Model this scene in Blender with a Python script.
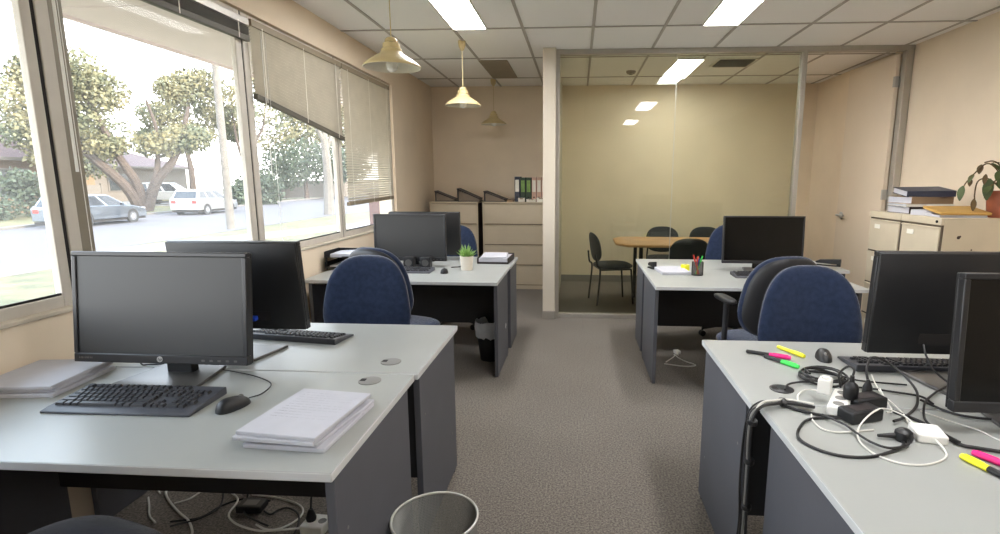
import bpy, bmesh, math, random
from mathutils import Vector, Matrix, noise as mnoise
PI = math.pi
random.seed(7)
for o in list(bpy.data.objects): bpy.data.objects.remove(o)
SC = bpy.context.scene
COL = SC.collection

# ---------------------------------------------------------------- camera
FPX, YAW, PITCH, ROLL, PX, PY, EYE = 535.68, .064249, .169704, .0017784, 543.04, 270.70, 1.45
cd = bpy.data.cameras.new('camera'); cam = bpy.data.objects.new('camera', cd); COL.objects.link(cam)
cd.sensor_fit = 'HORIZONTAL'; cd.sensor_width = 36; cd.lens = FPX / 1000 * 36
cd.shift_x = (500 - PX) / 1000; cd.shift_y = (PY - 267) / 1000
cd.clip_start = .02; cd.clip_end = 400
Fv = Vector((-math.sin(YAW) * math.cos(PITCH), math.cos(YAW) * math.cos(PITCH), -math.sin(PITCH)))
R0 = Vector((math.cos(YAW), math.sin(YAW), 0)); U0 = R0.cross(Fv)
Rv = math.cos(ROLL) * R0 + math.sin(ROLL) * U0; Uv = -math.sin(ROLL) * R0 + math.cos(ROLL) * U0
cam.matrix_world = Matrix(((Rv.x, Uv.x, -Fv.x, 0), (Rv.y, Uv.y, -Fv.y, 0), (Rv.z, Uv.z, -Fv.z, EYE), (0, 0, 0, 1)))
SC.camera = cam

# ---------------------------------------------------------------- light, sky, exposure
PANEL_W = 11.0          # ceiling light panels
SKY_W = 2.2
SUN_W = 2.4
SC.view_settings.view_transform = 'Standard'; SC.view_settings.look = 'None'
SC.view_settings.gamma = 1; SC.view_settings.use_curve_mapping = False
SC.view_settings.exposure = 2.05
W = bpy.data.worlds.new('sky'); SC.world = W; W.use_nodes = True
nt = W.node_tree; nt.nodes.clear()
tc = nt.nodes.new('ShaderNodeTexCoord'); sx = nt.nodes.new('ShaderNodeSeparateXYZ')
rp = nt.nodes.new('ShaderNodeValToRGB'); bg = nt.nodes.new('ShaderNodeBackground'); wo = nt.nodes.new('ShaderNodeOutputWorld')
rp.color_ramp.elements[0].position = 0.0; rp.color_ramp.elements[0].color = (1.0, .96, .92, 1)
rp.color_ramp.elements[1].position = .5; rp.color_ramp.elements[1].color = (.66, .81, 1.0, 1)
nt.links.new(tc.outputs['Generated'], sx.inputs[0]); nt.links.new(sx.outputs['Z'], rp.inputs[0])
nt.links.new(rp.outputs[0], bg.inputs[0]); bg.inputs[1].default_value = SKY_W
nt.links.new(bg.outputs[0], wo.inputs[0])
sd = bpy.data.lights.new('sun', 'SUN'); sd.energy = SUN_W; sd.angle = .03; sd.color = (1, .84, .62)
sun = bpy.data.objects.new('sun', sd); COL.objects.link(sun)
sun.rotation_euler = Vector((-.80, .25, -.52)).to_track_quat('-Z', 'Y').to_euler()   # low sun over the roof of the office

# ---------------------------------------------------------------- materials
def lin(c): return tuple((v / 255 / 12.92 if v <= 10 else ((v / 255 + .055) / 1.055) ** 2.4) for v in c)
MATS = {}
def mat(name, rgb, rough=.5, metal=0.0, var=.07, scale=6.0, bump=0.0, bscale=80.0, spec=.5, rgb2=None, stops=None, sheen=0, coat=0, emit=0, trans=0):
    if name in MATS: return MATS[name]
    m = bpy.data.materials.new(name); m.use_nodes = True; t = m.node_tree; p = t.nodes['Principled BSDF']
    c = lin(rgb); a = tuple(min(1, v * (1 - var)) for v in c); b = tuple(min(1, v * (1 + var)) for v in c) if rgb2 is None else lin(rgb2)
    co = t.nodes.new('ShaderNodeTexCoord'); n = t.nodes.new('ShaderNodeTexNoise')
    n.inputs['Scale'].default_value = scale; n.inputs['Detail'].default_value = 5
    r = t.nodes.new('ShaderNodeValToRGB'); s = stops or (.35, .65)
    r.color_ramp.elements[0].position = s[0]; r.color_ramp.elements[1].position = s[1]
    r.color_ramp.elements[0].color = (*a, 1); r.color_ramp.elements[1].color = (*b, 1)
    t.links.new(co.outputs['Object'], n.inputs['Vector']); t.links.new(n.outputs['Fac'], r.inputs[0])
    t.links.new(r.outputs[0], p.inputs['Base Color'])
    p.inputs['Roughness'].default_value = rough; p.inputs['Metallic'].default_value = metal
    p.inputs['Specular IOR Level'].default_value = spec
    if coat: p.inputs['Coat Weight'].default_value = coat
    if sheen: p.inputs['Sheen Weight'].default_value = sheen; p.inputs['Sheen Roughness'].default_value = .4
    if trans: p.inputs['Transmission Weight'].default_value = trans
    if emit:
        p.inputs['Emission Color'].default_value = (*c, 1); p.inputs['Emission Strength'].default_value = emit
    if bump:
        n2 = t.nodes.new('ShaderNodeTexNoise'); n2.inputs['Scale'].default_value = bscale; n2.inputs['Detail'].default_value = 4
        bn = t.nodes.new('ShaderNodeBump'); bn.inputs['Strength'].default_value = bump; bn.inputs['Distance'].default_value = .01
        t.links.new(co.outputs['Object'], n2.inputs['Vector']); t.links.new(n2.outputs['Fac'], bn.inputs['Height'])
        t.links.new(bn.outputs[0], p.inputs['Normal'])
    MATS[name] = m; return m

def glass_mat(name, tint, haze, haze_col, gloss):
    m = bpy.data.materials.new(name); m.use_nodes = True; t = m.node_tree; t.nodes.clear()
    out = t.nodes.new('ShaderNodeOutputMaterial'); tr = t.nodes.new('ShaderNodeBsdfTransparent'); tr.inputs[0].default_value = (*tint, 1)
    gl = t.nodes.new('ShaderNodeBsdfGlossy'); gl.inputs['Roughness'].default_value = .01
    fr = t.nodes.new('ShaderNodeFresnel'); fr.inputs[0].default_value = 1.45
    mu = t.nodes.new('ShaderNodeMath'); mu.operation = 'MULTIPLY'; mu.inputs[1].default_value = gloss
    mx = t.nodes.new('ShaderNodeMixShader'); t.links.new(fr.outputs[0], mu.inputs[0]); t.links.new(mu.outputs[0], mx.inputs[0])
    t.links.new(tr.outputs[0], mx.inputs[1]); t.links.new(gl.outputs[0], mx.inputs[2])
    df = t.nodes.new('ShaderNodeBsdfTranslucent'); df.inputs[0].default_value = (*haze_col, 1)  # translucent veil mixed into the glass as haze
    no = t.nodes.new('ShaderNodeTexNoise'); no.inputs['Scale'].default_value = 2.5
    co = t.nodes.new('ShaderNodeTexCoord'); t.links.new(co.outputs['Object'], no.inputs['Vector'])
    m2 = t.nodes.new('ShaderNodeMath'); m2.operation = 'MULTIPLY'; m2.inputs[1].default_value = haze * 2; t.links.new(no.outputs['Fac'], m2.inputs[0])
    mx2 = t.nodes.new('ShaderNodeMixShader'); t.links.new(m2.outputs[0], mx2.inputs[0])
    t.links.new(mx.outputs[0], mx2.inputs[1]); t.links.new(df.outputs[0], mx2.inputs[2]); t.links.new(mx2.outputs[0], out.inputs[0])
    MATS[name] = m; return m

def carpet_mat():
    m = mat('carpet', (134, 126, 117), .95, 0, .45, 110, 1.0, 240, spec=.1, sheen=.15)
    t = m.node_tree; p = t.nodes['Principled BSDF']
    co = t.nodes['Texture Coordinate']; n = t.nodes.new('ShaderNodeTexNoise'); n.inputs['Scale'].default_value = 1.6; n.inputs['Detail'].default_value = 6
    r = t.nodes.new('ShaderNodeValToRGB'); r.color_ramp.elements[0].color = (.80, .79, .78, 1); r.color_ramp.elements[1].color = (1.1, 1.1, 1.1, 1)
    mx = t.nodes.new('ShaderNodeMix'); mx.data_type = 'RGBA'; mx.blend_type = 'MULTIPLY'; mx.inputs[0].default_value = 1
    src = p.inputs['Base Color'].links[0].from_socket
    t.links.new(co.outputs['Object'], n.inputs['Vector']); t.links.new(n.outputs['Fac'], r.inputs[0])
    t.links.new(src, mx.inputs[6]); t.links.new(r.outputs[0], mx.inputs[7]); t.links.new(mx.outputs[2], p.inputs['Base Color'])
    return m

def paper_mat():
    m = mat('paper', (192, 192, 199), .8, 0, .02, 20, spec=.2)
    t = m.node_tree; p = t.nodes['Principled BSDF']; co = t.nodes['Texture Coordinate']
    w = t.nodes.new('ShaderNodeTexNoise'); mp = t.nodes.new('ShaderNodeMapping'); mp.inputs['Scale'].default_value = (1, 1, 700)
    bn = t.nodes.new('ShaderNodeBump'); bn.inputs['Strength'].default_value = .5; bn.inputs['Distance'].default_value = .002
    w.inputs['Scale'].default_value = 1.0
    t.links.new(co.outputs['Object'], mp.inputs[0]); t.links.new(mp.outputs[0], w.inputs['Vector']); t.links.new(w.outputs['Fac'], bn.inputs['Height'])
    t.links.new(bn.outputs[0], p.inputs['Normal']); return m

carpet_mat(); paper_mat()
mat('ceiling_tile', (248, 246, 244), .9, 0, .03, 250, .25, 300, spec=.2)
mat('grid_metal', (176, 170, 163), .5, 0, .02)
mat('wall_cream', (234, 217, 193), .85, 0, .025, 3, .08, 150, spec=.25)
mat('wall_white', (202, 193, 177), .8, 0, .02, 3, .05, 150, spec=.25)
mat('door_paint', (224, 208, 186), .55, 0, .02, 2)
mat('skirting', (138, 132, 124), .6, 0, .03)
mat('alu', (178, 174, 166), .35, .55, .03, 10)
mat('window_frame', (206, 199, 188), .5, .1, .04, 10)
mat('mullion_grey', (138, 130, 116), .5, .2, .04, 10)
mat('black_gap', (30, 26, 24), .8)
mat('desk_top', (161, 163, 159), .34, 0, .025, 3, .03, 300, spec=.45)
mat('desk_edge', (206, 207, 207), .4, 0, .02)
mat('desk_panel', (86, 87, 93), .5, 0, .05, 4, .05, 200)
mat('modesty', (34, 34, 36), .6, 0, .06)
mat('black_plastic', (22, 22, 24), .45, 0, .08, 20, .05, 300)
mat('bezel', (32, 32, 35), .38, 0, .05, 20)
mat('screen', (9, 9, 9), .2, 0, .05, 3, spec=.25)
mat('screen_matt', (15, 14, 13), .5, 0, .05, 3, spec=.7)
mat('stand_grey', (92, 90, 88), .35, .3, .06)
mat('key_black', (46, 46, 50), .42, 0, .08, 40)
mat('kb_body', (66, 67, 73), .45, 0, .06)
mat('silver', (190, 190, 190), .3, .6)
mat('white_plastic', (232, 230, 224), .4, 0, .03)
mat('cable_black', (28, 27, 28), .5, 0, .08)
mat('cable_white', (222, 220, 212), .5, 0, .03)
mat('cable_grey', (128, 126, 122), .5, 0, .05)
mat('navy_fabric', (41, 51, 74), .95, 0, .14, 40, .35, 500, spec=.1, sheen=.5)
mat('grey_fabric', (58, 61, 66), .95, 0, .12, 40, .35, 500, spec=.1, sheen=.2)
mat('chair_shell', (34, 34, 37), .5, 0, .06, 10)
mat('black_metal', (26, 26, 28), .4, .3, .05)
mat('beige_metal', (196, 182, 158), .45, .05, .03, 5)
mat('beige_metal_warm', (205, 192, 168), .45, .05, .035, 5)
mat('beige_gap', (90, 78, 64), .7)
mat('shade_stain_brown', (58, 40, 34), .7)  # shadow tone for the wide cabinet bodies, also the stain colour
mat('blind_slat', (206, 198, 182), .5, .05, .04, 10)
mat('blind_rail', (150, 138, 118), .5, .1, .04)
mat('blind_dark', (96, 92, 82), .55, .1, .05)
mat('lamp_cream', (206, 186, 138), .4, 0, .05, 10)
mat('lamp_inside', (226, 218, 200), .5)
mat('bulb_off', (240, 238, 230), .25, 0, .01)
mat('panel_glow_soft', (250, 249, 246), .4, 0, .0, emit=PANEL_W * .55)
mat('panel_glow', (250, 249, 250), .4, 0, .0, emit=PANEL_W)
mat('vent_beige', (150, 138, 120), .6, 0, .03)
mat('wood_table', (196, 150, 98), .4, 0, .18, 5, stops=(.3, .7))
mat('terracotta', (146, 80, 52), .6, 0, .1, 14, .1, 90)
mat('soil', (54, 40, 30), .95, 0, .3, 60, .6, 90)
mat('leaf_green', (70, 82, 44), .5, 0, .25, 12, spec=.4)
mat('leaf_dry', (92, 72, 40), .7, 0, .25, 12)
mat('succulent', (122, 158, 78), .5, 0, .2, 15)
mat('pot_cream', (224, 214, 198), .45, 0, .03)
mat('manila', (192, 152, 82), .7, 0, .06, 5)
mat('kraft', (152, 126, 98), .75, 0, .06, 5)
mat('binder_page', (140, 126, 112), .8, 0, .06, 20)
mat('binder_navy', (52, 58, 76), .5, 0, .06, 10)
mat('binder_black', (44, 36, 36), .5, 0, .08, 10)
mat('binder_green', (38, 60, 36), .5, 0, .08, 10)
mat('binder_pink', (206, 168, 150), .5, 0, .05, 10)
mat('label_white', (232, 228, 216), .6, 0, .02)
mat('print_grey', (190, 190, 197), .8)
for nm, c in (('hl_pink', (236, 30, 128)), ('hl_yellow', (240, 236, 40)), ('hl_green', (70, 220, 90)), ('pen_red', (200, 52, 40)), ('pen_orange', (214, 120, 60)), ('pen_blue', (40, 60, 140)), ('vga_blue', (30, 70, 190))):
    mat(nm, c, .4, 0, .04, 20)
mat('mesh_metal', (150, 150, 146), .4, .6, .05)
mat('rim_metal', (196, 196, 190), .35, .4, .04)
mat('bag_film', (206, 206, 206), .35, 0, .05, 20, .3, 40)
mat('card_brown', (128, 104, 76), .7, 0, .05)
# outside
mat('road', (76, 71, 72), .9, 0, .06, 2, .2, 60)
mat('concrete', (106, 101, 96), .9, 0, .05, 3, .1, 40)
mat('grass', (74, 74, 42), .95, 0, .3, 1.6, .6, 30, rgb2=(98, 90, 56))
mat('bark', (74, 62, 54), .9, 0, .25, 6, .5, 20)
mat('pale_bark', (99, 93, 86), .9, 0, .15, 5, .4, 20)
mat('gum_leaf', (82, 90, 64), .7, 0, .3, .6, rgb2=(122, 114, 80))
mat('bush_leaf', (59, 69, 51), .7, 0, .3, 1.0)
mat('soffit_paint', (222, 210, 210), .8, 0, .03, 2)
mat('roof_tile', (78, 53, 48), .8, 0, .15, 8, .4, 20)
mat('house_wall', (106, 86, 67), .85, 0, .08, 4, .2, 40)
mat('house_white', (110, 102, 93), .85, 0, .05, 3)
mat('house_glass', (56, 59, 59), .15, 0, .1, 2)
mat('car_blue', (106, 112, 120), .25, .3, .04, 2, coat=.6)
mat('car_white', (149, 149, 147), .25, 0, .02, 2, coat=.6)
mat('car_glass', (29, 32, 37), .1, 0, .1, 2)
mat('tyre', (38, 38, 40), .8)
mat('rim_alloy', (180, 182, 184), .3, .7, .04)
mat('tail_red', (190, 50, 46), .3)
glass_mat('window_glass', (.97, .98, .98), .034, (.95, .93, .9), .008)  # haze over the bright view outside is put into the pane
glass_mat('partition_glass', (.895, .92, .86), .012, (.8, .82, .7), 1.0)
M = MATS

# ---------------------------------------------------------------- mesh builder
class MB:
    def __init__(s): s.v = []; s.f = []; s.mi = []
    def add(s, vs, fs, mi=0, T=None):
        k = len(s.v)
        if T is not None: vs = [T @ Vector(v) for v in vs]
        s.v += [tuple(v) for v in vs]; s.f += [tuple(i + k for i in f) for f in fs]; s.mi += [mi] * len(fs); return s
    def box(s, x0, x1, y0, y1, z0, z1, mi=0, side=None, T=None):
        vs = [(x0, y0, z0), (x1, y0, z0), (x1, y1, z0), (x0, y1, z0), (x0, y0, z1), (x1, y0, z1), (x1, y1, z1), (x0, y1, z1)]
        s.add(vs, [(0, 3, 2, 1), (4, 5, 6, 7)], mi, T)
        k = len(s.v) - 8; sm = mi if side is None else side
        s.f += [tuple(i + k for i in f) for f in ((0, 1, 5, 4), (1, 2, 6, 5), (2, 3, 7, 6), (3, 0, 4, 7))]; s.mi += [sm] * 4; return s
    def cbox(s, c, d, rot=None, mi=0):
        T = Matrix.Translation(c) @ (rot.to_4x4() if rot else Matrix())
        return s.box(-d[0] / 2, d[0] / 2, -d[1] / 2, d[1] / 2, -d[2] / 2, d[2] / 2, mi, None, T)
    def prism(s, poly, a0, a1, axis='y', mi=0, T=None, taper=None):
        def P(p, a):
            return {'y': (p[0], a, p[1]), 'x': (a, p[0], p[1]), 'z': (p[0], p[1], a)}[axis]
        n = len(poly); q = poly if taper is None else taper
        vs = [P(p, a0) for p in poly] + [P(p, a1) for p in q]
        fs = [tuple(range(n)), tuple(range(2 * n - 1, n - 1, -1))] + [(i, i + n, (i + 1) % n + n, (i + 1) % n) for i in range(n)]
        return s.add(vs, fs, mi, T)
    def lathe(s, prof, n=24, mi=0, T=None, cap=True):
        vs = []; fs = []
        for r, z in prof:
            for i in range(n): vs.append((r * math.cos(2 * PI * i / n), r * math.sin(2 * PI * i / n), z))
        for k in range(len(prof) - 1):
            for i in range(n): fs.append((k * n + i, k * n + (i + 1) % n, (k + 1) * n + (i + 1) % n, (k + 1) * n + i))
        if cap:
            if prof[0][0] > 1e-6: fs.append(tuple(range(n - 1, -1, -1)))
            if prof[-1][0] > 1e-6: fs.append(tuple(range((len(prof) - 1) * n, len(prof) * n)))
        return s.add(vs, fs, mi, T)
    def cyl(s, p0, p1, r0, r1=None, n=16, mi=0):
        return s.tube([p0, p1], [r0, r0 if r1 is None else r1], n, mi)
    def tube(s, pts, r, n=8, mi=0):
        pts = [Vector(p) for p in pts]; m = len(pts)
        rs = r if isinstance(r, (list, tuple)) else [r] * m
        vs = []; fs = []; up = None
        for i, p in enumerate(pts):
            t = (pts[min(i + 1, m - 1)] - pts[max(i - 1, 0)]); t = t.normalized() if t.length > 1e-9 else Vector((0, 0, 1))
            if up is None: up = t.orthogonal().normalized()
            else:
                up = up - t * up.dot(t); up = up.normalized() if up.length > 1e-6 else t.orthogonal().normalized()
            b = t.cross(up)
            for k in range(n):
                a = 2 * PI * k / n; vs.append(p + (up * math.cos(a) + b * math.sin(a)) * rs[i])
        for i in range(m - 1):
            for k in range(n): fs.append((i * n + k, i * n + (k + 1) % n, (i + 1) * n + (k + 1) % n, (i + 1) * n + k))
        fs.append(tuple(range(n - 1, -1, -1))); fs.append(tuple(range((m - 1) * n, m * n)))
        return s.add(vs, fs, mi)
    def cushion(s, w, h, d, n=2.8, taper=0.0, bend=0.0, lum=0.0, T=None, seat=False, mi=0, seg=44, ex=4.0):
        rings = [.3, .55, .75, .88, .95, .985, 1.0]
        vs = []; fs = []
        def pt(r, a, side):
            c, q = math.cos(a), math.sin(a)
            x = abs(c) ** (2 / n) * (1 if c >= 0 else -1) * r; z = abs(q) ** (2 / n) * (1 if q >= 0 else -1) * r
            y = side * d / 2 * (max(0, 1 - r ** ex)) ** .5
            X = x * w / 2 * (1 - taper * z); Z = z * h / 2
            y += bend * x * x + lum * math.exp(-((z + .35) / .35) ** 2) * (1 - x * x) * (1 if side > 0 else .6)
            return (X, Z, y) if seat else (X, y, Z)
        for side in (1, -1):
            base = len(vs); vs.append(pt(0, 0, side))
            rr = rings if side > 0 else rings[:-1]
            for r in rr:
                for k in range(seg): vs.append(pt(r, 2 * PI * k / seg, side))
            for k in range(seg): fs.append((base, base + 1 + k, base + 1 + (k + 1) % seg)[::1 if side > 0 else -1])
            for j in range(len(rr) - 1):
                for k in range(seg):
                    a = base + 1 + j * seg
                    q = (a + k, a + seg + k, a + seg + (k + 1) % seg, a + (k + 1) % seg); fs.append(q if side > 0 else q[::-1])
            if side > 0: rim = base + 1 + (len(rr) - 1) * seg
            else:
                last = base + 1 + (len(rr) - 1) * seg
                for k in range(seg): fs.append((last + k, last + (k + 1) % seg, rim + (k + 1) % seg, rim + k))
        return s.add(vs, fs, mi, T)
    def build(s, name, m, parent=None, bevel=0, smooth=True, ang=38, seg=2):
        me = bpy.data.meshes.new(name); me.from_pydata(s.v, [], s.f)
        for x in (m if isinstance(m, (list, tuple)) else [m]): me.materials.append(x)
        for p, i in zip(me.polygons, s.mi): p.material_index = i
        bm = bmesh.new(); bm.from_mesh(me); bmesh.ops.recalc_face_normals(bm, faces=bm.faces); bm.to_mesh(me); bm.free()
        if smooth:
            for p in me.polygons: p.use_smooth = True
            me.set_sharp_from_angle(angle=math.radians(ang))
        o = bpy.data.objects.new(name, me); COL.objects.link(o)
        if parent is not None: o.parent = parent
        if bevel:
            b = o.modifiers.new('bevel', 'BEVEL'); b.width = bevel; b.segments = seg; b.limit_method = 'ANGLE'; b.angle_limit = math.radians(40)
        return o

def spline(P, step=6):
    P = [Vector(p) for p in P]
    if len(P) < 3: return P
    Q = [2 * P[0] - P[1]] + P + [2 * P[-1] - P[-2]]; out = []
    for i in range(1, len(Q) - 2):
        a, b, c, d = Q[i - 1:i + 3]
        for k in range(step):
            t = k / step
            out.append(.5 * ((2 * b) + (c - a) * t + (2 * a - 5 * b + 4 * c - d) * t * t + (3 * b - a - 3 * c + d) * t ** 3))
    out.append(P[-1]); return out

def tag(o, label, cat, group=None, kind=None):
    o['label'] = label; o['category'] = cat
    if group: o['group'] = group
    if kind: o['kind'] = kind
    return o
def thing(name, label, cat, loc=(0, 0, 0), rotz=0, group=None, kind=None):
    o = bpy.data.objects.new(name, None); COL.objects.link(o); o.location = loc; o.rotation_euler = (0, 0, rotz); o.empty_display_size = .05
    return tag(o, label, cat, group, kind)
def struct(o, label, cat): return tag(o, label, cat, None, 'structure')
def RX(a): return Matrix.Rotation(a, 4, 'X')
def RY(a): return Matrix.Rotation(a, 4, 'Y')
def RZ(a): return Matrix.Rotation(a, 4, 'Z')
def TR(*p): return Matrix.Translation(p)

# ================================================================ ROOM SHELL
XL, XR, YB, YR, HC = -2.045, 3.15, 7.60, -2.6, 2.70
GZ = -.75
KO = 1.19                                         # street distances
#                                       # ground outside
struct(MB().box(XL - .2, XR + .2, YR - .2, YB + .2, -.42, 0).build('floor', M['carpet'], smooth=False), 'grey brown carpet floor of the office', 'floor')
ceil = struct(MB().box(XL - .2, XR + .2, YR - .2, YB + .2, HC, HC + .25).build('ceiling', M['ceiling_tile'], smooth=False), 'suspended ceiling of pale tiles in a metal grid', 'ceiling')
g = MB()
bars_x = [-1.66 + .59 * i for i in range(9)]; bars_y = [4.75 + 1.12 * i for i in range(-6, 3)]
for x in bars_x: g.box(x - .012, x + .012, YR, YB, HC - .006, HC + .01)
for y in bars_y: g.box(XL, XR, y - .012, y + .012, HC - .0062, HC + .01)
g.build('ceiling_grid', M['grid_metal'], ceil, smooth=False)
# window opening in the left wall
WY0, WY1, WZ0, WZ1 = -1.2, 5.985, .934, 2.46
b = MB()
b.box(XL - .2, XL, YR - .2, YB + .2, -.42, WZ0); b.box(XL - .2, XL, YR - .2, YB + .2, WZ1, HC)
b.box(XL - .2, XL, YR - .2, WY0, WZ0, WZ1); b.box(XL - .2, XL, WY1, YB + .2, WZ0, WZ1)
struct(b.build('wall_left', M['wall_cream'], smooth=False), 'cream left wall below and beside the windows', 'wall')
struct(MB().box(XL - .2, XR + .2, YB, YB + .2, 0, HC).build('wall_back', M['wall_cream'], smooth=False), 'cream back wall behind the filing cabinets', 'wall')
struct(MB().box(XR, XR + .2, YR - .2, YB + .2, 0, HC).build('wall_right', M['wall_cream'], smooth=False), 'cream right wall behind the plant', 'wall')
struct(MB().box(XL - .2, XR + .2, YR - .2, YR, 0, HC).build('wall_rear', M['wall_white'], smooth=False), 'cream wall behind the viewer', 'wall')
struct(MB().box(-.355, -.228, 5.45, YB, 0, HC).build('wall_partition', M['wall_white'], bevel=.003), 'white wall end beside the glass partition', 'wall')
struct(MB().box(-.362, -.222, 5.443, 5.46, 0, .085).build('baseboard_partition', M['skirting'], bevel=.002), 'grey skirting at the foot of the white wall end', 'skirting')
struct(MB().box(-.228, XR, YB - .014, YB, 0, .095).build('baseboard_back', M['skirting'], bevel=.002), 'grey skirting along the meeting room back wall', 'skirting')
struct(MB().box(XL, -.355, YB - .014, YB, 0, .095).build('baseboard_left', M['skirting'], bevel=.002), 'grey skirting behind the filing cabinets', 'skirting')

# windows
def window(idx, y0, y1, label, lst=.06, rst=.06):
    t = thing('window_%d' % idx, label, 'window', (0, 0, 0), 0, None, 'structure')
    f = MB(); xa, xb = -2.108, -2.075
    f.box(xa, xb, y0, y0 + lst, WZ0, WZ1); f.box(xa, xb, y1 - rst, y1, WZ0, WZ1)
    f.box(xa, xb, y0 + lst, y1 - rst, WZ0, WZ0 + .048); f.box(xa, xb, y0 + lst, y1 - rst, WZ1 - .06, WZ1)
    f.build('window_frame', M['window_frame'], t, bevel=.004)
    MB().box(-2.094, -2.088, y0 + lst, y1 - rst, WZ0 + .048, WZ1 - .06).build('window_pane', M['window_glass'], t, smooth=False)
    k = MB(); xg = -2.086
    for (a, c, e, h) in ((y0 + lst, y1 - rst, WZ0 + .048, WZ0 + .057),):
        k.box(xg - .004, xg + .004, a, c, e, h)
    k.build('glazing_gasket', M['black_gap'], t, smooth=False)
    return t
window(1, WY0, 2.034, 'nearest window at the left edge, without a blind', .06, .042)
w2 = window(2, 2.052, 3.352, 'large window behind the near monitors, cars and trees outside', .055, .06)
window(3, 3.366, 4.624, 'window under the crooked half lowered blind', .065, .05)
window(4, 4.638, WY1, 'far window nearly covered by a lowered blind', .05, .06)
MB().box(-2.12, -2.082, 2.107, 2.175, WZ0 + .06, WZ1 - .05).build('mullion', M['mullion_grey'], w2, bevel=.003)
k = MB()
for y in (2.044, 3.359, 4.631): k.box(-2.107, -2.080, y - .009, y + .009, WZ0, WZ1)
struct(k.build('trim_1', M['black_gap'], smooth=False), 'dark seals between the window frames', 'trim')
struct(MB().box(-2.085, -2.036, WY0 - .02, WY1 + .01, WZ0 - .016, WZ0 + .002).build('trim_2', M['wall_white'], bevel=.004), 'cream window ledge along the left wall', 'window sill')

# glass partition + door
gp = thing('window_5', 'full height glass partition of the meeting room', 'glass partition', (0, 0, 0), 0, None, 'structure')
for nm, a in (('frame_head', (-.228, XR, 5.53, 5.61, 2.652, HC)), ('frame_jamb', (-.228, -.192, 5.50, 5.61, 0, 2.652)), ('frame_post', (2.128, 2.172, 5.53, 5.61, 0, 2.652)),
              ('frame_sill', (-.192, 2.128, 5.53, 5.61, 0, .042))):
    MB().box(*a).build(nm, M['alu'], gp, bevel=.003)
MB().box(-.192, .949, 5.565, 5.575, .042, 2.652).build('glass_pane', M['partition_glass'], gp, smooth=False)
MB().box(.952, 2.128, 5.565, 5.575, .042, 2.652).build('glass_pane', M['partition_glass'], gp, smooth=False)
MB().box(.9485, .9525, 5.562, 5.578, .042, 2.652).build('glass_joint', M['rim_metal'], gp, smooth=False)
d = thing('door_1', 'open cream meeting room door swung inward', 'door', (3.06, 5.62, 0), 0, None, 'structure')
MB().box(.02, .085, -.09, -.01, 0, 2.652).build('door_frame', M['alu'], d, bevel=.003)
MB().box(-.02, .02, .0, .915, .008, 2.635).build('door_leaf', M['door_paint'], d, bevel=.002)
for z in (.25, 1.3, 2.38): MB().box(-.028, .03, -.012, .014, z - .05, z + .05).build('hinge', M['alu'], d, bevel=.002)
h = MB().lathe([(.036, 0), (.036, .010), (.028, .013)], 24, 0, TR(-.02, .80, 1.045) @ RY(-PI / 2)); h.cyl((-.03, .80, 1.045), (-.068, .80, 1.045), .012)
hd = h.build('door_handle', M['silver'], d)
MB().tube(spline([(-.068, .82, 1.045), (-.073, .76, 1.047), (-.072, .66, 1.045)]), .012, 10).build('lever', M['silver'], hd)

# ceiling lights
def ceiling_light(x, y, label, w=.27, l=1.08, glow='panel_glow'):
    t = thing('ceiling_light', label, 'ceiling light', (x, y, HC), 0, 'ceiling light panels')
    f = MB()
    for a in ((-w / 2 - .012, -w / 2, -l / 2, l / 2), (w / 2, w / 2 + .012, -l / 2, l / 2), (-w / 2 - .012, w / 2 + .012, -l / 2 - .012, -l / 2), (-w / 2 - .012, w / 2 + .012, l / 2, l / 2 + .012)):
        f.box(*a, -.014, 0)
    f.build('light_frame', M['label_white'], t, bevel=.002)
    MB().box(-w / 2, w / 2, -l / 2, l / 2, -.010, -.001).build('diffuser', M[glow], t, smooth=False)
ceiling_light(-.925, 4.19, 'glowing ceiling light panel above the left desks')
ceiling_light(1.145, 4.19, 'glowing ceiling light panel above the right desks, in front of the glass')
ceiling_light(1.17, 6.55, 'glowing ceiling light panel inside the meeting room', glow='panel_glow_soft')
ceiling_light(1.145, 1.45, 'glowing ceiling light panel overhead, mirrored larger in the glass partition')
ceiling_light(1.145, -1.25, 'glowing ceiling light panel behind the viewer, mirrored smaller in the glass')
# ceiling vents
t = thing('ceiling_vent', 'beige square return air panel in the ceiling near the far pendant lamp', 'vent', (-.925, 6.47, HC))
MB().box(-.155, .155, -.50, .50, -.012, 0).build('vent_panel', M['vent_beige'], t, bevel=.003)
s = MB()
for i in range(24): s.box(-.14, .14, -.475 + .04 * i, -.455 + .04 * i, -.017, -.010)
s.build('louvre', M['vent_beige'], t, smooth=False)
t = thing('ceiling_vent', 'slatted air vent in the meeting room ceiling', 'vent', (1.66, 6.22, HC))
MB().box(-.21, .21, -.21, .21, -.01, 0).build('vent_frame', M['label_white'], t, bevel=.003)
s = MB()
for i in range(8): s.cbox((0, -.16 + .045 * i, -.016), (.36, .022, .004), RX(.6).to_3x3())
s.build('louvre', M['vent_beige'], t, smooth=False)
MB().box(-.18, .18, -.18, .18, -.0115, -.009).build('vent_opening', M['black_gap'], t, smooth=False)
t = thing('smoke_detector', 'small round smoke detector on the meeting room ceiling', 'smoke detector', (.603, 6.645, HC))
MB().lathe([(.055, 0), (.055, -.018), (.04, -.034), (0, -.036)], 24, cap=False).build('housing', M['vent_beige'], t)
MB().lathe([(.02, -.034), (.02, -.042), (0, -.043)], 16, cap=False).build('sensor', M['skirting'], t)

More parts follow.
